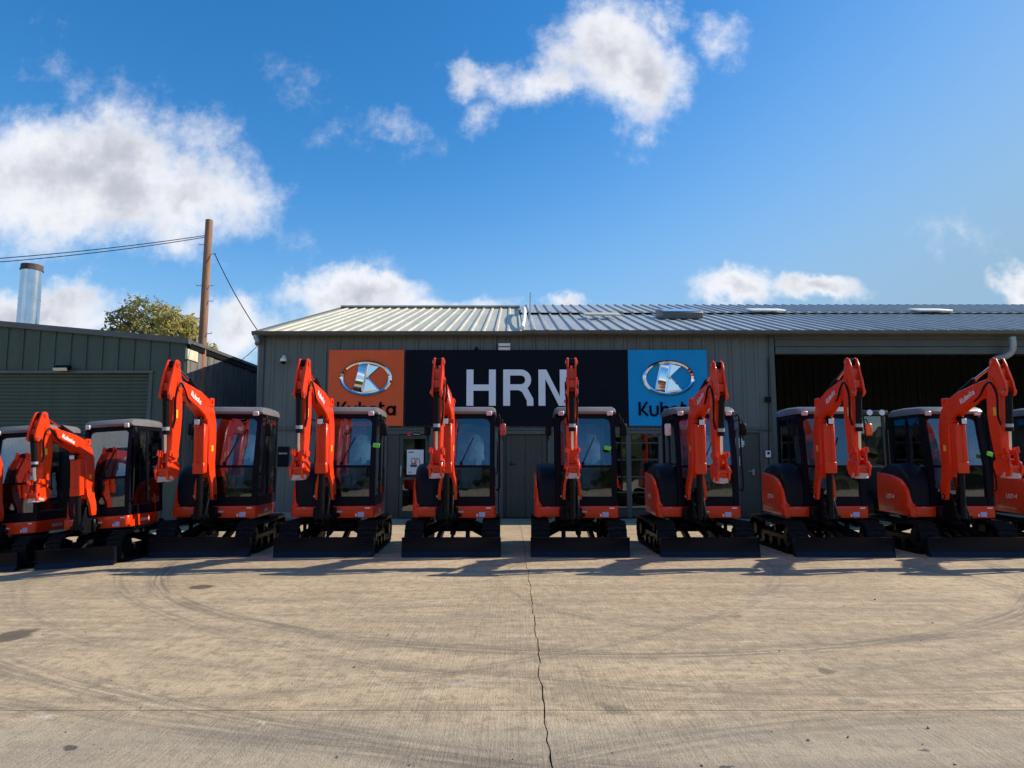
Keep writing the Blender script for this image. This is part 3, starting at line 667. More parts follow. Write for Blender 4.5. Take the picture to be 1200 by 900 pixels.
# ------------------------------------------------------------------ old shed with roller shutter, flue, pole, wires
YB = 17.4
BX = W(215, 470, YB).x; zr, zl = W(215, 403, YB).z, W(0, 383, YB).z; xl0 = W(0, 400, YB).x
def btop(x): return zr + (zl - zr) * (BX - x) / (BX - xl0)
old = thing('roller_shutter_shed', 'dark green older shed with roller shutter and timber side wall', 'building')
dR = W(175, 450, YB).x; dZ = W(90, 437.5, YB).z; XO = -19.0
k = 0; x = BX
while x > XO:
    x2 = x - .41
    if x > dR + .05 and x2 < dR + .2: x2 = dR
    b = MB(); zz0 = 0 if x2 >= dR else dZ + .05
    b.prism([(x2 + .004, zz0), (x, zz0), (x, btop(x)), (x2 + .004, btop(x2))], YB, YB + .03, 'y')
    b.prism([(x - .07, zz0), (x - .012, zz0), (x - .02, btop(x)), (x - .062, btop(x))], YB - .025, YB + .001, 'y')
    b.done('cladding_panel', WALLD, old, flat=True); x = x2
MB().box(dR - .01, dR + .09, YB - .04, YB + .1, 0, dZ, .006).done('door_jamb', TRIMG, old)
MB().box(XO, dR + .1, YB - .06, YB + .02, dZ, dZ + .07, .006).done('door_head', GUTTER, old)
sh = MB().box(XO, dR - .01, YB + .10, YB + .12, 0, dZ).done('roller_shutter', WALLD, old)
z = .02; first = None
while z < dZ - .02:
    if first is None:
        b = MB(); pr = [(YB + .09 - .022 * math.sin(math.pi * i / 6), .088 * i / 6) for i in range(7)]
        b.prism(pr + [(YB + .1, .088), (YB + .1, 0)], XO, dR - .012, 'x'); o = b.done('slat', WALLD, sh); first = o.data
    else: o = link('slat', first, sh)
    o.location = (0, 0, z); z += .095
b = MB(); b.prism([(BX + .1, zr - .01), (BX + .1, zr + .13), (XO, btop(XO) + .14), (XO, btop(XO) - .0)], YB - .12, YB + .04, 'y'); b.done('roof_edge', GUTTER, old)
b = MB(); b.prism([(BX + .1, zr + .02), (BX + .1, zr + .10), (XO, btop(XO) + .11), (XO, btop(XO) + .03)], YB + .05, 31, 'y'); b.done('roof', GUTTER, old)
y = YB + .04; k = 0
rb = random.Random(5)
while y < 30.5:
    w = rb.uniform(.17, .22); dpt = rb.uniform(0, .016)
    MB().box(BX - .02, BX + .02 + dpt, y, y + w - rb.uniform(.006, .014), .1, zr - .35 * 0 - .12, .004).done('board', WOOD, old); y += w
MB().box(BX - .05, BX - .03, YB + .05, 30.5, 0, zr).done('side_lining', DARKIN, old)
MB().box(BX - .02, BX + .07, YB + .06, 30.6, zr - .12, zr + .02, .006).done('wall_plate', TRIM, old)
MB().box(BX - .01, BX + .062, YB - .03, YB + .55, zr - .40, zr - .13, .006).done('cream_board', CREAM, old)
MB().box(XO, XO + .1, YB, 31, 0, 4.5).done('end_wall', WALLD, old)
MB().box(XO, BX, 30.9, 31, 0, 4.3).done('back_wall', WALLD, old)
t = thing('flood_light', 'slim floodlight mounted over the green roller shutter', 'light')
c = W(72, 432, YB - .2)
o = MB().box(-.2, .2, -.09, .09, -.045, .045, .012).done('housing', TRIM, t); o.location = c + Vector((0, .02, .02)); o.rotation_euler = (R(28), 0, 0)
o2 = MB().box(-.18, .18, -.092, -.086, -.04, .04).done('lens', mat('lamp_glass', (.62, .60, .55), .3), o)
MB().tube([c + Vector((0, .05, .0)), c + Vector((0, .19, .02))], .02, 8).done('bracket', TRIM, t)
YF = 19.2; fp = W(31.5, 388, YF); ft = W(32, 311, YF); rf = .27
t = thing('flue', 'shiny stainless steel flue with rusty cap above the old shed roof', 'chimney')
zs = [fp.z - .5, fp.z + (ft.z - fp.z) * .48, ft.z - .17]
b = MB(); b.cyl((fp.x, YF, zs[0]), (fp.x, YF, zs[1] - .004), rf, n=28); b.cyl((fp.x, YF, zs[1] - .02), (fp.x, YF, zs[1] + .02), rf + .008, n=28); b.done('lower_section', FLUE, t)
MB().cyl((fp.x, YF, zs[1] + .02), (fp.x, YF, zs[2]), rf, n=28).done('upper_section', FLUE, t)
b = MB(); b.cyl((fp.x, YF, zs[2]), (fp.x, YF, zs[2] + .05), rf + .02, n=28); b.cyl((fp.x, YF, zs[2] + .05), (fp.x, YF, ft.z), rf + .005, n=28); b.done('cap', RUST, t)
YP = 18.35
pb = W(238, 520, YP); pt = W(246.5, 258, YP)
t = thing('utility_pole', 'brown timber utility pole with step bolts between the two sheds', 'pole')
ptop = Vector((pt.x - .03, YP, pt.z)); pbase = Vector((pt.x - .06, YP, gz(pt.x)))
b = MB(); nseg = 12
b.loft([[(pbase.lerp(ptop, q).x + (.125 - .028 * q) * math.cos(a * .5236), YP + (.125 - .028 * q) * math.sin(a * .5236), pbase.lerp(ptop, q).z) for a in range(12)] for q in [i / nseg for i in range(nseg + 1)]]); b.done('pole_shaft', POLEM, t)
def pz(py): return W(243, py, YP).z
for py, sd_ in ((287, -1), (298, 1), (335, -1), (335, 1), (353, 1), (373, -1), (391, 1)):
    z = pz(py); q = (z - pbase.z) / (ptop.z - pbase.z); xx = pbase.lerp(ptop, q).x
    MB().tube([(xx + sd_ * .05, YP - .02, z), (xx + sd_ * .24, YP - .02, z), (xx + sd_ * .25, YP - .02, z + .04)], .011, 6).done('step_bolt', STEEL, t)
MB().cyl((ptop.x, YP, ptop.z), (ptop.x, YP, ptop.z + .02), .085, .05, n=12).done('cap', TRIM, t)
def wire(a, c, sag, r=.011, n=16):
    return [a.lerp(c, i / n) - Vector((0, 0, sag * 4 * (i / n) * (1 - i / n))) for i in range(n + 1)]
a = Vector((ptop.x - .1, YP, pz(276))); far = W(-160, 312, 15.0)
tag(MB().tube(wire(a, far, .12), .011, 5).done('overhead_wire', TRIM), 'upper thin black wire running from the pole over the old shed', 'wire', 'overhead wires from the pole')
far2 = W(-160, 316.5, 15.0)
tag(MB().tube(wire(a + Vector((0, .02, -.04)), far2, .14), .011, 5).done('overhead_wire', TRIM), 'lower thin black wire running from the pole over the old shed', 'wire', 'overhead wires from the pole')
a = Vector((ptop.x + .2, YP - .02, pz(297))); far = Vector((XL - .1, YEV - .02, ZEV + .08))
tag(MB().tube(wire(a, far, .1), .013, 5).done('overhead_wire', TRIM), 'black cable dropping from the pole to the shed gutter', 'wire', 'overhead wires from the pole')
tag(MB().tube(wire(W(304, 403, YW + .2), W(262, 434, 24), .1), .009, 5).done('overhead_wire', TRIM), 'thin low cable between the shed corner and the timber wall', 'wire', 'overhead wires from the pole')

# ------------------------------------------------------------------ trees behind the old shed
def tree(label, base, blobs, n, material, seed):
    rt = random.Random(seed); t = thing('tree', label, 'tree', group='trees behind the old shed')
    t.location = base; b = MB(); H = max(c[2] for c in blobs)
    trunk = [(0, 0, 0), (.1, .05, H * .3), (.0, .1, H * .6), (.05, 0, H * .9)]
    b.loft([[(p[0] + r * math.cos(a * .785), p[1] + r * math.sin(a * .785), p[2]) for a in range(8)] for p, r in zip(trunk, (.38, .27, .18, .06))])
    b.done('trunk', BARK, t)
    b = MB()
    for c in blobs:
        for _ in range(5):
            q = Vector(c[:3]) + Vector((rt.gauss(0, .4) * c[3], rt.gauss(0, .4) * c[3], rt.gauss(0, .35) * c[3])); s = Vector((0, 0, max(1, q.z - q.xy.length * .9 - 1)))
            m_ = s.lerp(q, .55) + Vector((0, 0, .3)); b.tube([s, m_, q], .045, 5, 3)
    b.done('limbs', BARK, t)
    b = MB(); vol = [c[3] ** 2 for c in blobs]
    for _ in range(n):
        c = rt.choices(blobs, vol)[0]
        v = Vector((rt.gauss(0, 1), rt.gauss(0, 1), rt.gauss(0, 1))).normalized() * c[3] * (rt.uniform(.1, 1.0) ** .5 * 1.0 + abs(rt.gauss(0, .16)))
        k = .5 + .9 * math.sin(v.x * 4.1 + c[0]) * math.sin(v.z * 4.7 + c[2]) * math.sin(v.y * 4.3 + c[1])
        if rt.random() > .05 + k * 1.1: continue
        p = Vector(c[:3]) + Vector((v.x, v.y, v.z * .85)); s = rt.uniform(.05, .12)
        nn = Vector((rt.gauss(0, 1), rt.gauss(0, 1), rt.gauss(.4, 1))).normalized(); x = nn.orthogonal().normalized(); yv = nn.cross(x); an = rt.uniform(0, 6.28); xx = x * math.cos(an) + yv * math.sin(an); yy = nn.cross(xx)
        b.bm.faces.new([b.bm.verts.new(p + q) for q in (xx * s * 1.5, yy * s * .7, -xx * s * 1.5, -yy * s * .7)])
    o = b.done('crown', material, t, flat=True)
    return t
YT = 42.0; MPX = YT / F_PX
def tb(px, py, rpx, base): 
    p = W(px, py, YT); return (p.x - base.x, random.uniform(-.8, .8), p.z - base.z, rpx * MPX)
bs1 = Vector((W(180, 500, YT).x, YT, -.3))
tree('larger olive green tree behind the old shed roof', bs1, [tb(170, 368, 22, bs1), (tb(150, 380, 18, bs1)), tb(186, 378, 18, bs1), tb(165, 398, 24, bs1), tb(140, 396, 14, bs1), tb(190, 400, 18, bs1), tb(170, 425, 30, bs1), tb(126, 391, 8, bs1)], 8500, LEAFG, 11)
YT = 40.0; MPX = YT / F_PX
bs2 = Vector((W(212, 500, YT).x, YT, -.3))
tree('smaller yellowing tree behind the old shed roof', bs2, [tb(205, 374, 14, bs2), tb(222, 382, 14, bs2), tb(210, 394, 17, bs2), tb(230, 398, 13, bs2), tb(215, 415, 22, bs2), tb(240, 408, 10, bs2)], 5500, LEAFY, 12)

# ------------------------------------------------------------------ mini excavators
BOOMX = -.09; PIN = (BOOMX, -.80, .90)
def make_excavator(kind):
    global XF
    small = kind == 'small'
    base = (lambda v: Vector((v[0] * .74, v[1] * .88, v[2] * .905))) if small else (lambda v: Vector(v))
    def bx(v):
        if not small: return Vector(v)
        p = base(PIN); return Vector((p.x + (v[0] - PIN[0]) * .88, p.y + (v[1] - PIN[1]) * .80, p.z - .07 + (v[2] - PIN[2]) * .70))
    XF = base
    root = bpy.data.objects.new('mini_excavator', None); COL.objects.link(root); ORG[root] = Vector((0, 0, 0)); root.empty_display_size = .3
    # tracks
    R0, yf, yr = .235, -.76, .77
    loop = []
    for i in range(13): a = R(90 + 180 * i / 12); loop.append((yf + R0 * math.cos(a), .25 + R0 * math.sin(a)))
    for i in range(1, 8): loop.append((yf + (yr - yf) * i / 8, .015))
    for i in range(13): a = R(-90 + 180 * i / 12); loop.append((yr + R0 * math.cos(a), .25 + R0 * math.sin(a)))
    for i in range(1, 8): q = i / 8; loop.append((yr + (yf - yr) * q, .485 - .02 * math.sin(math.pi * q)))
    seg = [(Vector(loop[i]), Vector(loop[(i + 1) % len(loop)])) for i in range(len(loop))]
    tot = sum((q - p).length for p, q in seg)
    for sx in (-1, 1):
        cx = sx * .605; hw = .145; b = MB(); rings = []
        for i, p in enumerate(loop):
            pa, pn = Vector(loop[i - 1]), Vector(loop[(i + 1) % len(loop)]); tt = (pn - pa).normalized(); nn = Vector((tt.y, -tt.x)); p = Vector(p)
            o_, i_ = p, p - nn * .035
            rings.append([(cx - hw, o_.x, o_.y), (cx + hw, o_.x, o_.y), (cx + hw, i_.x, i_.y), (cx - hw, i_.x, i_.y)])
        b.loft(rings, closed=True)
        nl = 44; acc_ = 0; tgt = 0; k = 0
        for p, q in seg:
            L_ = (q - p).length; tt = (q - p).normalized(); nn = Vector((tt.y, -tt.x))
            while tgt < acc_ + L_ and k < nl:
                c = p + tt * (tgt - acc_)
                for half in (-1, 1):                # chevron lugs
                    xa, xb = (cx - hw, cx + .01) if half < 0 else (cx - .01, cx + hw); off = .022 * half * (1 if k % 2 else -1)
                    pts = []
                    for dn in (-.004, .024):
                        for du, xx, so in ((-.020, xa, 0), (.020, xa, 0), (.020, xb, 0), (-.020, xb, 0)):
                            sh_ = .03 * (abs(xx - cx) / hw) + (0.0)
                            c2_ = c + tt * (du * (1 if dn < 0 else .75) + sh_) + nn * dn; pts.append((xx, c2_.x, max(.0, c2_.y)))
                    vs = [b.bm.verts.new(v) for v in pts]
                    for f in ((0, 1, 2, 3), (4, 5, 6, 7), (0, 1, 5, 4), (1, 2, 6, 5), (2, 3, 7, 6), (3, 0, 4, 7)): b.bm.faces.new([vs[j] for j in f])
                tgt += tot / nl; k += 1
            acc_ += L_
        tr = b.done('track', RUBBER, root, ang=30)
        b = MB(); b.cyl((cx - .10, yf, .25), (cx + .10, yf, .25), .165, n=20); b.cyl((cx - .125, yf, .25), (cx + .125, yf, .25), .075, n=14); b.done('idler_wheel', BLACKP, tr)
        b = MB(); nT = 11; pr = []
        for i in range(nT * 4): rr = .195 if i % 4 in (0, 1) else .165; a = 2 * math.pi * i / (nT * 4); pr.append((yr + rr * math.cos(a), .255 + rr * math.sin(a)))
        b.prism(pr, cx - .025, cx + .025, 'x'); b.cyl((cx - .11, yr, .255), (cx + .13, yr, .255), .10, n=16); b.done('drive_sprocket', BLACKP, tr)
        for yv in (-.38, 0, .38): MB().cyl((cx - .10, yv, .115), (cx + .10, yv, .115), .075, n=14).done('roller', BLACKP, tr)
        MB().cyl((cx - .07, .02, .43), (cx + .07, .02, .43), .035, n=10).done('carrier_roller', BLACKP, tr)
        b = MB(); b.box(cx - .06, cx + .06, -.62, .66, .155, .27, .015); b.box(cx - .02, cx + .02, -.02, .06, .27, .43); b.done('track_frame', BLACKP, tr)
    b = MB(); b.box(-.30, .30, -.36, .36, .30, .47, .03)
    for sx in (-1, 1):
        for sy in (-1, 1): b.loft([[(sx * .26, sy * .20 - .09, .31), (sx * .26, sy * .20 + .09, .31), (sx * .26, sy * .20 + .09, .46), (sx * .26, sy * .20 - .09, .46)], [(sx * .56, sy * .42 - .07, .17), (sx * .56, sy * .42 + .07, .17), (sx * .56, sy * .42 + .07, .30), (sx * .56, sy * .42 - .07, .30)]])
    b.done('undercarriage', BLACKP, root)
    MB().cyl((0, 0, .465), (0, 0, .555), .34, n=28).done('slew_ring', BLACKP, root)
    # dozer blade
    prof = [(-1.210, .0), (-1.185, .09), (-1.182, .16), (-1.192, .23), (-1.215, .295), (-1.185, .30), (-1.160, .235), (-1.150, .16), (-1.155, .09), (-1.175, .0)]
    b = MB(); b.prism(prof, -.742, .742, 'x')
    for x in (-.15, .15): b.box(x - .02, x + .02, -1.155, -1.06, .06, .24, .004)
    bl = b.done('blade', BLADEP, root)
    MB().prism([(-1.238, .0), (-1.202, .085), (-1.188, .088), (-1.212, .0)], -.748, .748, 'x').done('cutting_edge', mat('cutting_edge_paint', (.007, .010, .026), .38, var=.25, spec=.22), bl)
    for sx in (-1, 1):
        MB().prism([(-1.220, .0), (-1.190, .15), (-1.222, .30), (-1.120, .28), (-1.110, .02)], sx * .752 - .008, sx * .752 + .008, 'x').done('end_plate', BLADEP, bl)
        b = MB(); b.loft([[(sx * .25 + p, yv, zv + q) for p, q in ((-.035, -.05), (.035, -.05), (.035, .05), (-.035, .05))] if k == 0 else [(sx * .21 + p, yv, zv + q) for p, q in ((-.035, -.05), (.035, -.05), (.035, .05), (-.035, .05))] for k, (yv, zv) in enumerate(((-1.150, .12), (-.34, .34)))]); b.done('blade_arm', BLACKP, bl)
    b = MB(); b.cyl((0, -1.11, .22), (0, -.86, .335), .026, n=10); b.cyl((0, -.88, .328), (0, -.40, .41), .045, n=12); b.done('blade_cylinder', BLACKP, bl)
    # upper structure
    MB().box(-.63, .65, -.60, .60, .555, .60, .01).done('deck', BLACKP, root)
    arc = [(.60 + .075 * math.sin(R(a)), -.585 - .075 * math.cos(R(a))) for a in range(0, 91, 15)]
    arci = [(.58 + .055 * math.sin(R(a)), -.575 - .045 * math.cos(R(a))) for a in range(90, -1, -15)]
    b = MB(); b.prism([(-.03, -.66)] + arc + [(.68, .30), (.655, .40), (.635, .40)] + arci + [(-.03, -.62)], .548, .735, 'z', .006)
    fp_ = b.done('front_panel', ORANGE, root)
    MB().box(.06, .155, -.6625, -.659, .635, .66).done('data_plate', mat('plate_grey', (.6, .55, .52), .4), fp_)
    MB().box(.405, .505, -.6625, -.659, .565, .64).done('sticker', BLUEST, fp_)
    MB().box(.365, .39, -.6625, -.659, .57, .61).done('sticker', WHITE, fp_)
    MB().box(.52, .60, -.6625, -.659, .695, .715).done('sticker', WHITE, fp_)
    MB().box(.39, .49, -.6625, -.659, .70, .715).done('sticker', RED, fp_)
    # engine-side hood: orange side panel, black cover
    side = [(-.62, .555), (-.63, .72), (-.575, .735), (-.56, .77), (-.55, .86), (-.535, .98), (-.49, 1.08), (-.38, 1.16), (-.12, 1.225), (.22, 1.26), (.42, 1.27), (.45, .9), (.42, .58)]
    b = MB()
    b.loft([[(-.575, y_, z_) for y_, z_ in side], [(-.65, y_ * .985, z_) for y_, z_ in side], [(-.682, .01 + y_ * .93, .02 + z_ * .975) for y_, z_ in side], [(-.692, .02 + y_ * .84, .07 + z_ * .915) for y_, z_ in side]]); sp = b.done('side_panel', ORANGE, root, ang=50)
    b = MB(); b.box(-.60, -.12, -.635, -.58, .557, .726, .018, 2); b.done('front_skirt', ORANGE, root)
    MB().box(-.50, -.44, -.6335, -.629, .695, .715).done('sticker', WHITE, root)
    cov = [(-.575, .728), (-.585, .95), (-.565, 1.12), (-.50, 1.26), (-.38, 1.35), (-.2, 1.41), (.05, 1.42), (.3, 1.36), (.48, 1.24), (.48, .75)]
    b = MB(); b.loft([[(-.655, y_ * .86, .10 + z_ * .90) for y_, z_ in cov], [(-.62, y_ * .95, .02 + z_ * .98) for y_, z_ in cov], [(-.56, y_, z_) for y_, z_ in cov], [(-.345, y_, z_ + .01) for y_, z_ in cov]]); b.done('engine_cover', HOODP, root, ang=55)
    # counterweight
    outl = [(.70 * math.cos(R(a)) * .98, .12 + .66 * math.sin(R(a))) for a in range(12, 169, 12)]
    b = MB(); b.loft([[(x * f, .1 + (y_ - .1) * f, z_) for x, y_ in outl] for z_, f in ((.56, .93), (.62, .985), (.85, 1.0), (1.02, .985), (1.1, .93))]); b.done('counterweight', ORANGE, root, ang=50)
    # cab
    cb = MB(); X0, X1 = -.335, .665
    def post(x, y0, z0, y1, z1, w=.055, dd=.06):
        cb.loft([[(x - w / 2, y0 - dd / 2, z0), (x + w / 2, y0 - dd / 2, z0), (x + w / 2, y0 + dd / 2, z0), (x - w / 2, y0 + dd / 2, z0)], [(x - w / 2, y1 - dd / 2, z1), (x + w / 2, y1 - dd / 2, z1), (x + w / 2, y1 + dd / 2, z1), (x - w / 2, y1 + dd / 2, z1)]])
    for x in (X0 + .04, X1 - .05):
        post(x, -.575, .73, -.565, 1.38, .085, .075); post(x, -.565, 1.37, -.43, 2.2, .08, .075); post(x, -.43, 2.19, -.36, 2.27, .08, .09)
        post(x, .50, .73, .50, 2.26, .07, .08)
    post(X1 - .035, .02, .73, .02, 2.25, .045, .06); post(X0 + .035, .02, 1.36, .02, 2.25, .045, .06)
    cb.box(X0, X1, -.60, -.535, .728, .885, .01); cb.box(X0 + .07, X1 - .08, -.585, -.545, 1.355, 1.395, .006)
    cb.box(X0 + .08, X1 - .09, -.45, -.38, 2.17, 2.26, .01)
    cb.box(X1 - .05, X1 - .005, -.54, .50, .728, .90, .01); cb.box(X1 - .045, X1 - .01, -.43, .50, 2.19, 2.27, .006); cb.box(X0 + .01, X0 + .045, -.43, .50, 2.19, 2.27, .006)
    cb.box(X0 + .005, X0 + .04, -.54, .50, .73, 1.37, .006); cb.box(X0, X1, .47, .53, .73, 1.35, .01); cb.box(X0, X1, .46, .52, 2.18, 2.27, .01)
    for sx, x in ((1, X0 + .08), (-1, X1 - .09)):      # rounded window corners at the top of the windscreen
        cb.prism([(x, 2.175), (x + sx * .10, 2.175), (x + sx * .045, 2.155), (x + sx * .015, 2.12), (x, 2.07)], -.45, -.40, 'y')
    cab = cb.done('cab', CABP, root, ang=25)
    b = MB(); rf_ = [(-.50, 2.245), (-.515, 2.285), (-.47, 2.345), (-.38, 2.37), (.1, 2.385), (.5, 2.37), (.57, 2.33), (.57, 2.255)]
    rings = []
    for x, f in ((X0 - .012, .0), (X0 + .0, .6), (X0 + .045, 1.0), (X1 - .05, 1.0), (X1 - .005, .6), (X1 + .007, .0)):
        rings.append([(x, .03 + (y_ - .03) * (.955 + .045 * f), 2.25 + (z_ - 2.25) * (.50 + .50 * f)) for y_, z_ in rf_])
    b.loft(rings); b.done('cab_roof', ROOFP, cab, ang=40)
    for x0 in (X0 + .045, X1 - .15):
        MB().box(x0, x0 + .095, -.545, -.495, 2.215, 2.29, .01).done('marker_lamp', PINK, cab)
    b = MB(); b.loft([[(x, y_, z_) for x in (X0 + .075, X1 - .085) for _ in (0,)] + [(x, y_ + .006, z_) for x in (X1 - .085, X0 + .075)] for y_, z_ in ((-.568, 1.39), (-.435, 2.175))]); b.done('windscreen', GLASS, cab, flat=True)
    MB().box(X0 + .08, X1 - .09, -.572, -.566, .885, 1.357).done('lower_windscreen', GLASS, cab, flat=True)
    for y0, y1 in ((-.515, -.012), (.052, .46)):
        b = MB(); k = .0 if y0 > 0 else 1
        b.prism([(y0 - .02 * k, 1.40), (y1, 1.40), (y1, 2.19), (y0 + .10 * k, 2.19)], X0 + .022, X0 + .028, 'x'); b.done('side_window', GLASS, cab, flat=True)
        b = MB(); b.prism([(y0 - .02 * k, .90), (y1, .90), (y1, 2.19), (y0 + .10 * k, 2.19), (y0 - .02 * k, 1.4)], X1 - .03, X1 - .024, 'x'); b.done('side_window', GLASS, cab, flat=True)
    MB().box(X0 + .07, X1 - .08, .485, .491, 1.35, 2.18).done('rear_window', GLASS, cab, flat=True)
    b = MB(); b.box(X1 - .03, X1 + .0, -.02, .08, 1.12, 1.18, .008); b.tube([(X1 + .0, -.30, 1.25), (X1 + .03, -.30, 1.28), (X1 + .03, -.30, 1.75), (X1 + .0, -.30, 1.78)], .011, 6, 2); b.done('door_handle', TRIM, cab)
    # cab inside
    b = MB(); b.box(X0 + .06, X1 - .07, -.53, .46, .735, .77); b.box(X0 + .06, X1 - .07, .30, .46, .77, 1.3, .02); b.done('cab_floor', TRIM, cab)
    b = MB(); b.box(-.05, .40, -.10, .32, 1.02, 1.14, .05, 2); b.box(0, .35, -.05, .28, .77, 1.03, .02); b.done('seat', SEATM, cab)
    o = MB().box(-.04, .39, .0, .10, 1.12, 1.72, .05, 2); 
    for v in o.bm.verts: v.co.y += .22 + (v.co.z - 1.12) * .12
    o.done('backrest', SEATM, cab)
    rf2 = random.Random(4); b = MB(); nx, nz = 10, 12; rows_ = []
    for j in range(nz + 1):
        row = []
        for i in range(nx + 1):
            u, v = i / nx, j / nz; x = -.10 + .56 * u; z_ = 1.0 + .88 * v
            y_ = .04 - .20 * math.sin(math.pi * u) * (1 - v * .6) + .12 * v + rf2.uniform(-.025, .025); row.append(b.bm.verts.new((x + rf2.uniform(-.015, .015), y_, z_ + .06 * math.sin(math.pi * u) * (1 if v > .8 else 0))))
        rows_.append(row)
    for j in range(nz):
        for i in range(nx): b.bm.faces.new((rows_[j][i], rows_[j][i + 1], rows_[j + 1][i + 1], rows_[j + 1][i]))
    b.done('seat_cover_film', FILM, cab, ang=60)
    for x in (-.12, .46):
        b = MB(); b.box(x - .06, x + .06, -.12, .25, 1.10, 1.18, .03); b.tube([(x, -.08, 1.18), (x, -.12, 1.32), (x, -.10, 1.42)], .014, 6, 2); b.box(x - .03, x + .03, -.13, -.07, 1.38, 1.48, .02); b.done('control_console', TRIM, cab)
    for x in (.10, .24): MB().tube([(x, -.42, .78), (x, -.40, 1.05), (x, -.36, 1.25)], .011, 6, 2).done('travel_lever', STEEL, cab)
    b = MB(); b.tube([(.10, -.575, 1.42), (.30, -.50, 1.85)], .008, 5); b.box(.08, .13, -.59, -.565, 1.40, 1.45, .006); b.done('wiper', TRIM, cab)
    # mirrors and grab rail
    for sx, x in ((-1, X0), (1, X1)):
        m_ = MB().tube([(x, -.44, 2.12), (x + sx * .06, -.50, 2.14), (x + sx * .12, -.52, 2.12), (x + sx * .12, -.52, 1.80)], .010, 6, 3).done('mirror_arm', TRIM, cab)
        b = MB(); b.loft([[(x + sx * .125 + p * q, -.555 + dy_, 1.98 + r_ * q) for p, r_ in ((-.05, -.08), (-.035, -.10), (.035, -.10), (.05, -.08), (.05, .08), (.035, .10), (-.035, .10), (-.05, .08))] for dy_, q in ((-.022, .80), (-.006, 1.0), (.03, 1.0))]); b.done('mirror', TRIM, cab, ang=50)
    MB().tube([(X1 + .02, -.56, 1.0), (X1 + .07, -.60, 1.02), (X1 + .07, -.56, 1.5), (X1 + .07, -.50, 2.18), (X1 + .02, -.46, 2.2)], .014, 6, 3).done('grab_rail', TRIM, cab)
    # swing bracket
    b = MB(); b.box(-.20 + BOOMX, .16 + BOOMX, -.76, -.58, .50, .72, .02); b.cyl((BOOMX, -.84, .48), (BOOMX, -.84, .78), .075, n=16)
    b.prism([(-1.05, .56), (-.98, .50), (-.74, .50), (-.70, .86), (-.80, .97), (-.90, .92)], BOOMX - .10, BOOMX - .055, 'x', .006); b.prism([(-1.05, .56), (-.98, .50), (-.74, .50), (-.70, .86), (-.80, .97), (-.90, .92)], BOOMX + .055, BOOMX + .10, 'x', .006)
    b.cyl((BOOMX - .16, -.80, .90), (BOOMX + .16, -.80, .90), .035, n=12); b.cyl((BOOMX - .13, -1.0, .60), (BOOMX + .13, -1.0, .60), .032, n=12); b.done('swing_bracket', BLACKP, root)
    b = MB(); b.cyl((.02, -.72, .60), (.34, -.40, .58), .035, n=10); b.done('swing_cylinder', BLACKP, root)
    MB().cyl((BOOMX - .165, -.80, .90), (BOOMX - .185, -.80, .90), .022, n=8).done('pin', STEEL, root)
    # boom, arm and cylinders, all about the boom foot pin
    XF = bx; B = BOOMX; posed = []
    b = MB(); b.sweep([(B, -.795, 1.20, .16, .20), (B, -.785, 1.45, .165, .245), (B, -.785, 1.8, .17, .27), (B, -.80, 2.02, .17, .285), (B, -.875, 2.19, .17, .31), (B, -1.03, 2.32, .17, .31), (B, -1.25, 2.41, .165, .285), (B, -1.55, 2.50, .15, .24), (B, -1.80, 2.57, .14, .19), (B, -1.93, 2.60, .13, .17)], .016)
    for sx in (-1, 1):
        b.loft([[(B + sx * (xc) + p * .022, yc + q * hh, zc) for p, q in ((-1, -1), (1, -1), (1, 1), (-1, 1))] for xc, yc, zc, hh in ((.060, -.79, 1.42, .115), (.075, -.795, 1.25, .105), (.115, -.80, 1.10, .09), (.128, -.80, .95, .08), (.128, -.80, .85, .06))])
        b.box(B + sx * .085 - .012, B + sx * .085 + .012, -.95, -.80, 2.33, 2.47, .008)
    b.cyl((B - .115, -.88, 2.42), (B + .115, -.88, 2.42), .028, n=10); b.cyl((B - .085, -1.93, 2.60), (B + .085, -1.93, 2.60), .085, n=16); b.cyl((B - .11, -1.02, 2.10), (B + .11, -1.02, 2.10), .045, n=12)
    boom = b.done('boom', ORANGE, root, PIN, ang=28); posed.append(boom)
    u_ = Vector((0, -.93, .37)).normalized(); n_ = Vector((0, .37, .93)).normalized()
    for sx in (-1, 1):
        c = Vector((B + sx * .0835, -1.42, 2.445)); k_ = KUBOTA(MB(), 0, -.04, .082, -.001, .001, .017)
        for v in k_.bm.verts:
            px_, py_, pz_ = v.co; dd = u_ if sx < 0 else -u_; v.co = c + dd * px_ + n_ * pz_ + Vector((sx * (.0008 + py_ * 1), 0, 0))
        k_.done('lettering', WHITE, boom, PIN, flat=True)
        MB().box(B + sx * .0832 - .0012, B + sx * .0832 + .0012, -.83, -.76, 1.62, 1.78).done('warning_sticker', YELLOW, boom, PIN)
    b = MB(); b.box(B - .035, B + .035, -1.14, -1.05, 2.10, 2.16, .006); b.box(B - .05, B + .05, -1.19, -1.12, 2.03, 2.13, .014, 2); wl = b.done('work_lamp', TRIM, boom, PIN)
    wl2 = MB().box(B - .04, B + .04, -1.196, -1.189, 2.04, 2.12, .004); wl2.done('lamp_lens', LENS, boom, PIN)
    # boom cylinder with its guard
    b = MB(); b.cyl((B, -1.0, .60), (B, -1.02, 1.36), .05, n=14); b.cyl((B, -1.0, .56), (B, -1.0, .64), .06, n=12); bc = b.done('boom_cylinder', BLACKP, root, PIN); posed.append(bc)
    MB().cyl((B, -1.02, 1.30), (B, -1.02, 2.10), .028, n=10).done('cylinder_rod', CHROME, bc, PIN)
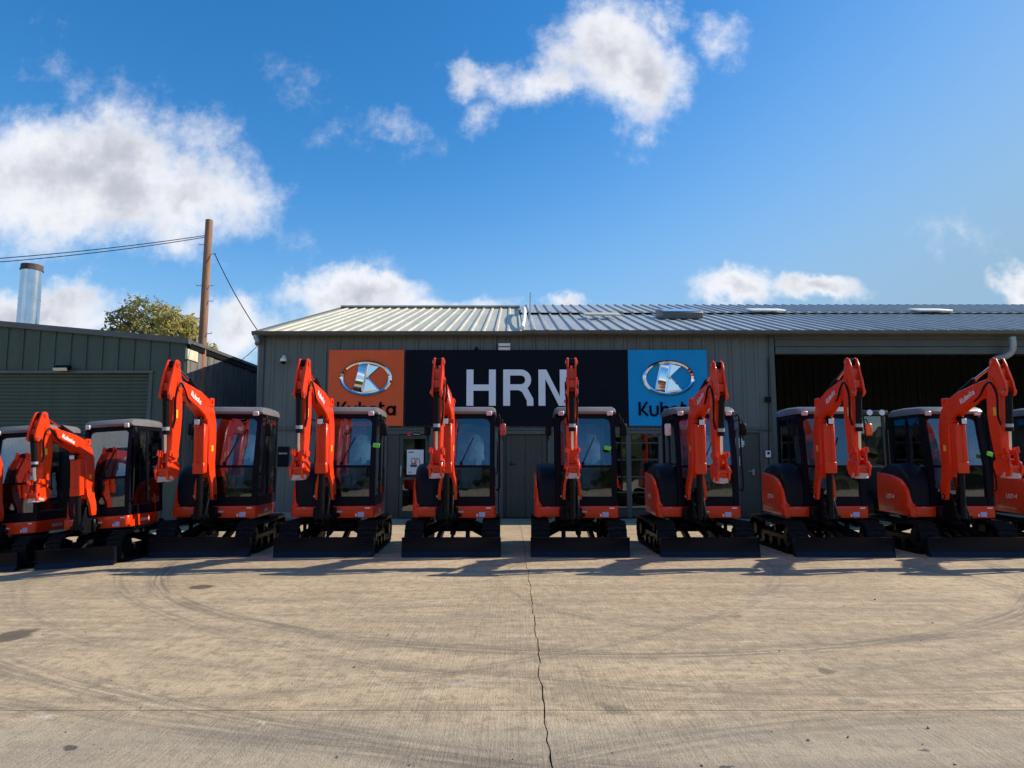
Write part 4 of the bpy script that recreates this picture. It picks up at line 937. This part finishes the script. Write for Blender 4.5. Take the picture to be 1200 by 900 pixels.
    b = MB(); b.box(B - .085, B - .02, -1.10, -.965, 1.28, 2.06, .012); b.box(B + .02, B + .085, -1.10, -.965, 1.28, 2.06, .012); b.box(B - .03, B + .03, -1.085, -1.055, 1.29, 2.05, .004); b.box(B - .09, B + .09, -1.105, -1.07, 1.27, 1.45, .01); b.done('cylinder_guard', ORANGE, bc, PIN)
    b = MB(); b.cyl((B, -.88, 2.42), (B, -1.50, 2.70), .042, n=14); b.cyl((B, -.86, 2.41), (B, -.90, 2.43), .05, n=12); ac = b.done('arm_cylinder', BLACKP, root, PIN); posed.append(ac)
    MB().cyl((B, -1.48, 2.69), (B, -2.00, 2.90), .022, n=10).done('cylinder_rod', CHROME, ac, PIN)
    # arm
    b = MB(); b.sweep([(B, -1.96, 2.55, .115, .22), (B, -1.93, 2.40, .12, .27), (B, -1.92, 2.15, .12, .27), (B, -1.93, 1.9, .12, .24), (B, -1.95, 1.62, .115, .19), (B, -1.97, 1.42, .11, .14)], .014)
    hd = [(-1.86, 2.58), (-1.90, 2.78), (-1.945, 2.93), (-2.0, 2.965), (-2.06, 2.94), (-2.12, 2.82), (-2.20, 2.62), (-2.24, 2.46), (-2.215, 2.385), (-2.15, 2.37), (-2.08, 2.45), (-2.04, 2.34), (-1.85, 2.36)]
    for sx in (-1, 1):
        b.prism(hd, B + sx * .056 - .013, B + sx * .056 + .013, 'x', .003)
        for yv, zv, r_ in ((-2.0, 2.90, .05), (-1.93, 2.60, .07), (-2.19, 2.44, .045)): b.cyl((B + sx * .06, yv, zv), (B + sx * .082, yv, zv), r_, n=12)
        b.cyl((B + sx * .05, -1.97, 1.40), (B + sx * .09, -1.97, 1.40), .06, n=12)
    b.box(B - .05, B + .05, -2.11, -1.90, 2.62, 2.79, .01); b.box(B - .05, B + .05, -2.17, -2.06, 2.50, 2.62, .01)
    arm = b.done('arm', ORANGE, root, PIN, ang=28); posed.append(arm)
    for sx in (-1, 1):
        MB().box(B + sx * .0605 - .001, B + sx * .0605 + .001, -1.99, -1.93, 2.12, 2.24).done('warning_sticker', YELLOW, arm, PIN)
        for yv, zv, r_ in ((-2.0, 2.90, .024), (-1.93, 2.60, .03), (-2.19, 2.44, .024), (-1.97, 1.40, .028), (-1.97, 1.58, .02)): MB().cyl((B + sx * .08, yv, zv), (B + sx * .092, yv, zv), r_, n=8).done('pin', STEEL, arm, PIN)
    MB().cyl((B - .045, -2.0, 2.90), (B + .045, -2.0, 2.90), .052, n=14).done('arm_cylinder_eye', BLACKP, arm, PIN)
    b = MB(); b.cyl((B, -2.185, 2.45), (B, -2.14, 1.92), .044, n=14); b.cyl((B, -2.14, 1.94), (B, -2.138, 1.88), .05, n=14); kc = b.done('bucket_cylinder', BLACKP, root, PIN); posed.append(kc)
    MB().cyl((B, -2.14, 1.90), (B, -2.12, 1.62), .024, n=10).done('cylinder_rod', CHROME, kc, PIN)
    MB().cyl((B, -2.1395, 1.93), (B, -2.1445, 1.99), .049, n=14).done('cylinder_clamp', GALV, kc, PIN)
    # link and coupler
    b = MB()
    for sx in (-1, 1):
        b.prism([(-1.93, 1.62), (-2.0, 1.64), (-2.17, 1.66), (-2.185, 1.58), (-2.0, 1.54), (-1.94, 1.55)], B + sx * .085 - .012, B + sx * .085 + .012, 'x', .004)
        b.prism([(-2.16, 1.64), (-2.185, 1.55), (-2.20, 1.36), (-2.12, 1.34), (-2.10, 1.58)], B + sx * .060 - .012, B + sx * .060 + .012, 'x', .004)
        b.cyl((B + sx * .05, -2.12, 1.61), (B + sx * .112, -2.12, 1.61), .032, n=10)
    lk = b.done('bucket_link', ORANGE, root, PIN, ang=28); posed.append(lk)
    b = MB(); b.prism([(-1.90, 1.46), (-2.00, 1.50), (-2.2, 1.45), (-2.24, 1.36), (-2.20, 1.25), (-2.06, 1.22), (-1.93, 1.27), (-1.88, 1.38)], B - .095, B - .065, 'x', .005); b.prism([(-1.90, 1.46), (-2.00, 1.50), (-2.2, 1.45), (-2.24, 1.36), (-2.20, 1.25), (-2.06, 1.22), (-1.93, 1.27), (-1.88, 1.38)], B + .065, B + .095, 'x', .005)
    b.box(B - .066, B + .066, -2.19, -1.95, 1.25, 1.36, .01); b.cyl((B - .12, -2.17, 1.38), (B + .12, -2.17, 1.38), .03, n=10); cp = b.done('quick_coupler', ORANGE, root, PIN, ang=28); posed.append(cp)
    b = MB(); rw_ = random.Random(9); b.loft([[(B + (.10 + rw_.uniform(-.015, .015)) * math.cos(a * .524), -2.09 + (.15 + rw_.uniform(-.02, .02)) * math.sin(a * .524), z_ + rw_.uniform(-.01, .01)) for a in range(12)] for z_ in (1.295, 1.27, 1.245, 1.225)]); b.done('plastic_wrap', CLEARF, cp, PIN, ang=60)
    # hoses
    for sx, zo in ((-1, 0), (1, .03)):
        h_ = MB().tube([(B + sx * .04, -1.50, 2.36), (B + sx * .085, -1.70, 2.42), (B + sx * .092, -1.83, 2.56), (B + sx * .092, -1.96, 2.60 + zo), (B + sx * .078, -2.05, 2.40), (B + sx * .074, -2.03, 2.12), (B + sx * .06, -2.07, 1.97)], .0135, 6, 4).done('hose', TRIM, root, PIN, ang=80); posed.append(h_)
    for xo in (-.05, .0, .05):
        h_ = MB().tube([(xo + .10 + B, -.60, .66), (B + .06 + xo, -.78, .72), (B + .02 + xo, -.90, .82), (B + .05 + xo * .6, -.90, 1.05)], .016, 6, 4).done('hose', TRIM, root, ang=80) if not small else None
    XF = base
    txt = 'KX019-4' if small else 'U27-4'
    lettering(txt, .105, (-.6935, -.02, .86), (0, -1, 0), (0, 0, 1), WHITE, root, shear=.15, offset=.0015)
    lettering(txt, .075, (.6818, -.12, .635), (0, 1, 0), (0, 0, 1), WHITE, root, shear=.15, offset=.001)
    MB().prism([(.30, .66), (-.10, .64), (-.16, .66), (.30, .70)], -.6935, -.690, 'x').done('stripe_decal', mat('tan_decal', (.62, .33, .20), .5), root)
    XF = lambda v: Vector(v)
    return root, [o.name for o in posed]
protoA, posedA = make_excavator('mid'); protoB, posedB = make_excavator('small')
YC = 11.88
ROW = [  # blade x, depth of centre, kind, heading, boom swing, boom pitch, label
    (-7.62, 11.02, 'B', 0, 1, 0, 'compact orange excavator parked lowest on the slope by the green roller shutter, row end'),
    (-6.24, 11.02, 'B', 0, 1, 0, 'compact orange excavator with low boom, second from row end, by the roller shutter'),
    (-4.795, YC, 'A', 4, 4, 2.0, 'orange mini excavator in front of the gap beside the utility pole'),
    (-2.884, YC, 'A', 2.5, 4, 1.0, 'orange mini excavator parked below the square orange sign'),
    (-.930, YC, 'A', 1, 3, 0, 'orange mini excavator standing before the entrance door with the poster'),
    (1.044, YC, 'A', -1.5, 3, 0, 'orange mini excavator whose raised arm overlaps the last big white letter'),
    (3.04, YC, 'A', -.5, -1, 2.8, 'orange mini excavator parked below the square blue sign'),
    (5.10, YC, 'A', -1.5, 1.5, 0, 'orange mini excavator with orange mirror backs at the edge of the open doorway'),
    (7.16, YC, 'A', -1.5, -2, 0, 'orange mini excavator under the grey downpipe of the doorway lintel'),
    (9.25, YC, 'A', -1, 0, 0, 'orange mini excavator mostly hidden, beyond the downpipe at the doorway'),
]
used = {'A': False, 'B': False}; machines = []
for x, yc, kd, hdg, yaw, pit, lab in ROW:
    pr = protoA if kd == 'A' else protoB
    if used[kd]: r_ = copy_tree(pr)
    else: r_ = pr; used[kd] = True
    machines.append((r_, x - 1.21 * math.sin(R(hdg)), yc, kd, hdg, yaw, pit, lab))
for r_, x, yc, kd, hdg, yaw, pit, lab in machines:
    sl_ = math.atan(.065) if x < -5.5 else 0
    r_.location = (x, yc, gz(x)); r_.rotation_euler = (0, -sl_, R(hdg))
    tag(r_, lab, 'excavator', 'mini excavators parked in a row')
    names = {n.split('.')[0] for n in (posedA if kd == 'A' else posedB)}
    for ch in r_.children:
        if ch.name.split('.')[0] in names and ('hose' not in ch.name or (ch.location - Vector(PIN)).length < .35): ch.rotation_euler = (R(pit), 0, R(-yaw))
def recolour(m_idx, side, material):
    cab_ = [c for c in machines[m_idx][0].children if c.name.startswith('cab')][0]
    ms_ = sorted([c for c in cab_.children if c.name.startswith('mirror') and 'arm' not in c.name], key=lambda c: sum(v.co.x for v in c.data.vertices) / len(c.data.vertices))
    o = ms_[0 if side == 'near' else -1]; o.data = o.data.copy(); o.data.materials[0] = material
ORM = mat('orange_mirror_back', (.85, .13, .02), .3, coat=.5)
recolour(7, 'far', ORM); recolour(6, 'near', mat('white_mirror_back', (.62, .60, .58), .25, coat=.5)); recolour(4, 'far', mat('red_mirror_reflection', (.45, .05, .05), .3, coat=.5))  # the red one has a mirror reflection put into its colour
# lime tags tied to cab rails, green bag
for px, py, yd, lab in ((441, 522, 11.26, 'lime green tag hanging on the excavator below the orange sign'), (712, 525, 11.24, 'lime green tag hanging on the excavator beside the last big letter'), (1160, 532, 11.2, 'lime green tag hanging on the excavator under the downpipe')):
    c = W(px, py, yd); b = MB()
    o = MB().box(-.055, .055, -.004, .004, -.035, .035, .003).done('hang_tag', LIME); o.location = c; o.rotation_euler = (0, R(random.uniform(5, 25)), R(8))
    tag(o, lab, 'tag', 'lime hang tags')
c = W(695, 582, 11.62)
b = MB(); rg = random.Random(2); b.loft([[(c.x + (.15 + rg.uniform(-.02, .02)) * s_ * math.cos(a * .524), c.y + .1 * s_ * math.sin(a * .524), .79 + z_) for a in range(12)] for z_, s_ in ((.0, .9), (.05, 1.0), (.10, .9), (.15, .5))])
tag(b.done('green_bag', mat('green_cloth', (.16, .55, .09), .6, var=.2), ang=60), 'green bag lying in the footwell of an excavator cab', 'bag')

# ------------------------------------------------------------------ tractor parked inside the doorway
t = thing('tractor', 'dark cabbed tractor parked in the shadow of the open doorway', 'tractor')
tx, ty = W(1022, 560, 16.2).x, 16.6; z_top = W(1020, 477, 15.6).z
TRP = mat('tractor_paint', (.02, .022, .026), .4, var=.2)
def wheel(x, y, r, w):
    b = MB(); n = 26; rings = []
    for i in range(n):
        a = 2 * math.pi * i / n; rings.append([(x + px_, y + (q) * math.cos(a), r + q * math.sin(a)) for px_, q in ((-w / 2, r * .62), (-w / 2, r * .9), (-w * .35, r * .97), (w * .35, r * .97), (w / 2, r * .9), (w / 2, r * .62))])
    b.loft(rings, closed=True)
    for i in range(18):
        a = 2 * math.pi * i / 18; m_ = Matrix.Translation((x, y, r)) @ Matrix.Rotation(a, 4, 'X')
        for s_ in (-1, 1): b.box(min(0, s_ * w / 2), max(0, s_ * w / 2), -.02, .03, r * .93, r * 1.0, m=m_)
    o = b.done('wheel', RUBBER, t); MB().cyl((x - w * .3, y, r), (x + w * .3, y, r), r * .62, n=18).done('rim', GALV, o)
for sx in (-1, 1): wheel(tx + sx * .66, ty + .9, .62, .36); wheel(tx + sx * .62, ty - .95, .42, .26)
b = MB(); b.box(tx - .36, tx + .36, ty - 1.5, ty + .1, .62, 1.35, .08, 2); b.box(tx - .25, tx + .25, ty - 1.4, ty + 1.1, .38, .7, .03); b.done('bonnet', TRP, t)
b = MB()
for sx in (-1, 1):
    for yv in (.1, 1.25): b.box(tx + sx * .6 - .04, tx + sx * .6 + .04, ty + yv - .04, ty + yv + .04, .9, z_top - .1, .006)
b.box(tx - .64, tx + .64, ty + .06, ty + 1.3, .75, 1.1, .03); cabT = b.done('cab', TRP, t)
MB().box(tx - .70, tx + .70, ty - .02, ty + 1.35, z_top - .12, z_top, .04, 2).done('cab_roof', TRP, cabT)
MB().box(tx - .56, tx + .56, ty + .085, ty + .092, 1.12, z_top - .14).done('windscreen', GLASS, cabT)
for sx in (-1, 1):
    MB().box(tx + sx * .6 - .003, tx + sx * .6 + .003, ty + .15, ty + 1.2, 1.12, z_top - .14).done('side_window', GLASS, cabT)
    b = MB(); b.cyl((tx + sx * .5, ty - .06, z_top - .06), (tx + sx * .5, ty - .09, z_top - .06), .07, n=12); b.done('roof_lamp', LENS, cabT)
    MB().cyl((tx + sx * .2, ty - .06, z_top - .06), (tx + sx * .2, ty - .09, z_top - .06), .07, n=12).done('roof_lamp', LENS, cabT)
MB().box(tx - .56, tx + .56, ty + 1.24, ty + 1.247, 1.12, z_top - .14).done('rear_window', GLASS, cabT)
MB().cyl((tx + .3, ty - .6, 1.3), (tx + .3, ty - .6, 2.2), .035, n=10).done('exhaust', TRIM, t)

# ------------------------------------------------------------------ grit on the slabs
rg = random.Random(21); b = MB()
for _ in range(75):
    p = G(rg.uniform(-50, 1250), rg.uniform(675, 900)); s = rg.uniform(.003, .009) * (1 if rg.random() < .9 else 1.6)
    q = [Vector((rg.gauss(0, 1), rg.gauss(0, 1), rg.gauss(0, .6))).normalized() * s for _ in range(6)]
    vs = [b.bm.verts.new(p + Vector((0, 0, gz(p.x) + s * .4)) + v) for v in q]
    try: bmesh.ops.convex_hull(b.bm, input=vs)
    except Exception: pass
tag(b.done('grit', mat('grit_stone', (.13, .11, .09), .9, var=.5, vs=.7), flat=True), 'scattered grit and small stones on the concrete yard', 'grit', kind='stuff')

# ------------------------------------------------------------------ unseen hedging added behind the camera for the cab glass to reflect
rh = random.Random(31); b = MB(); nx, nz = 110, 8; rows_ = []
for j in range(nz + 1):
    rows_.append([b.bm.verts.new((-55 + i + rh.uniform(-.3, .3), -15.5 - 1.2 * (j / nz) ** 3 + rh.uniform(-.25, .25), -.3 + 4.0 * j / nz + (rh.uniform(-.35, .35) if j else 0))) for i in range(nx + 1)])
rows_.append([b.bm.verts.new((v.co.x, -18.5, 3.4)) for v in rows_[-1]]); rows_.append([b.bm.verts.new((v.co.x, -18.6, -.3)) for v in rows_[-1]])
for j in range(len(rows_) - 1):
    for i in range(nx): b.bm.faces.new((rows_[j][i], rows_[j][i + 1], rows_[j + 1][i + 1], rows_[j + 1][i]))
tag(b.done('added_hedge', mat('added_hedge_leaves', (.035, .05, .018), .8, var=.5, vs=2, bump=.8, bs=6), flat=True), 'long dark green hedge along the open side of the yard', 'added_hedge')
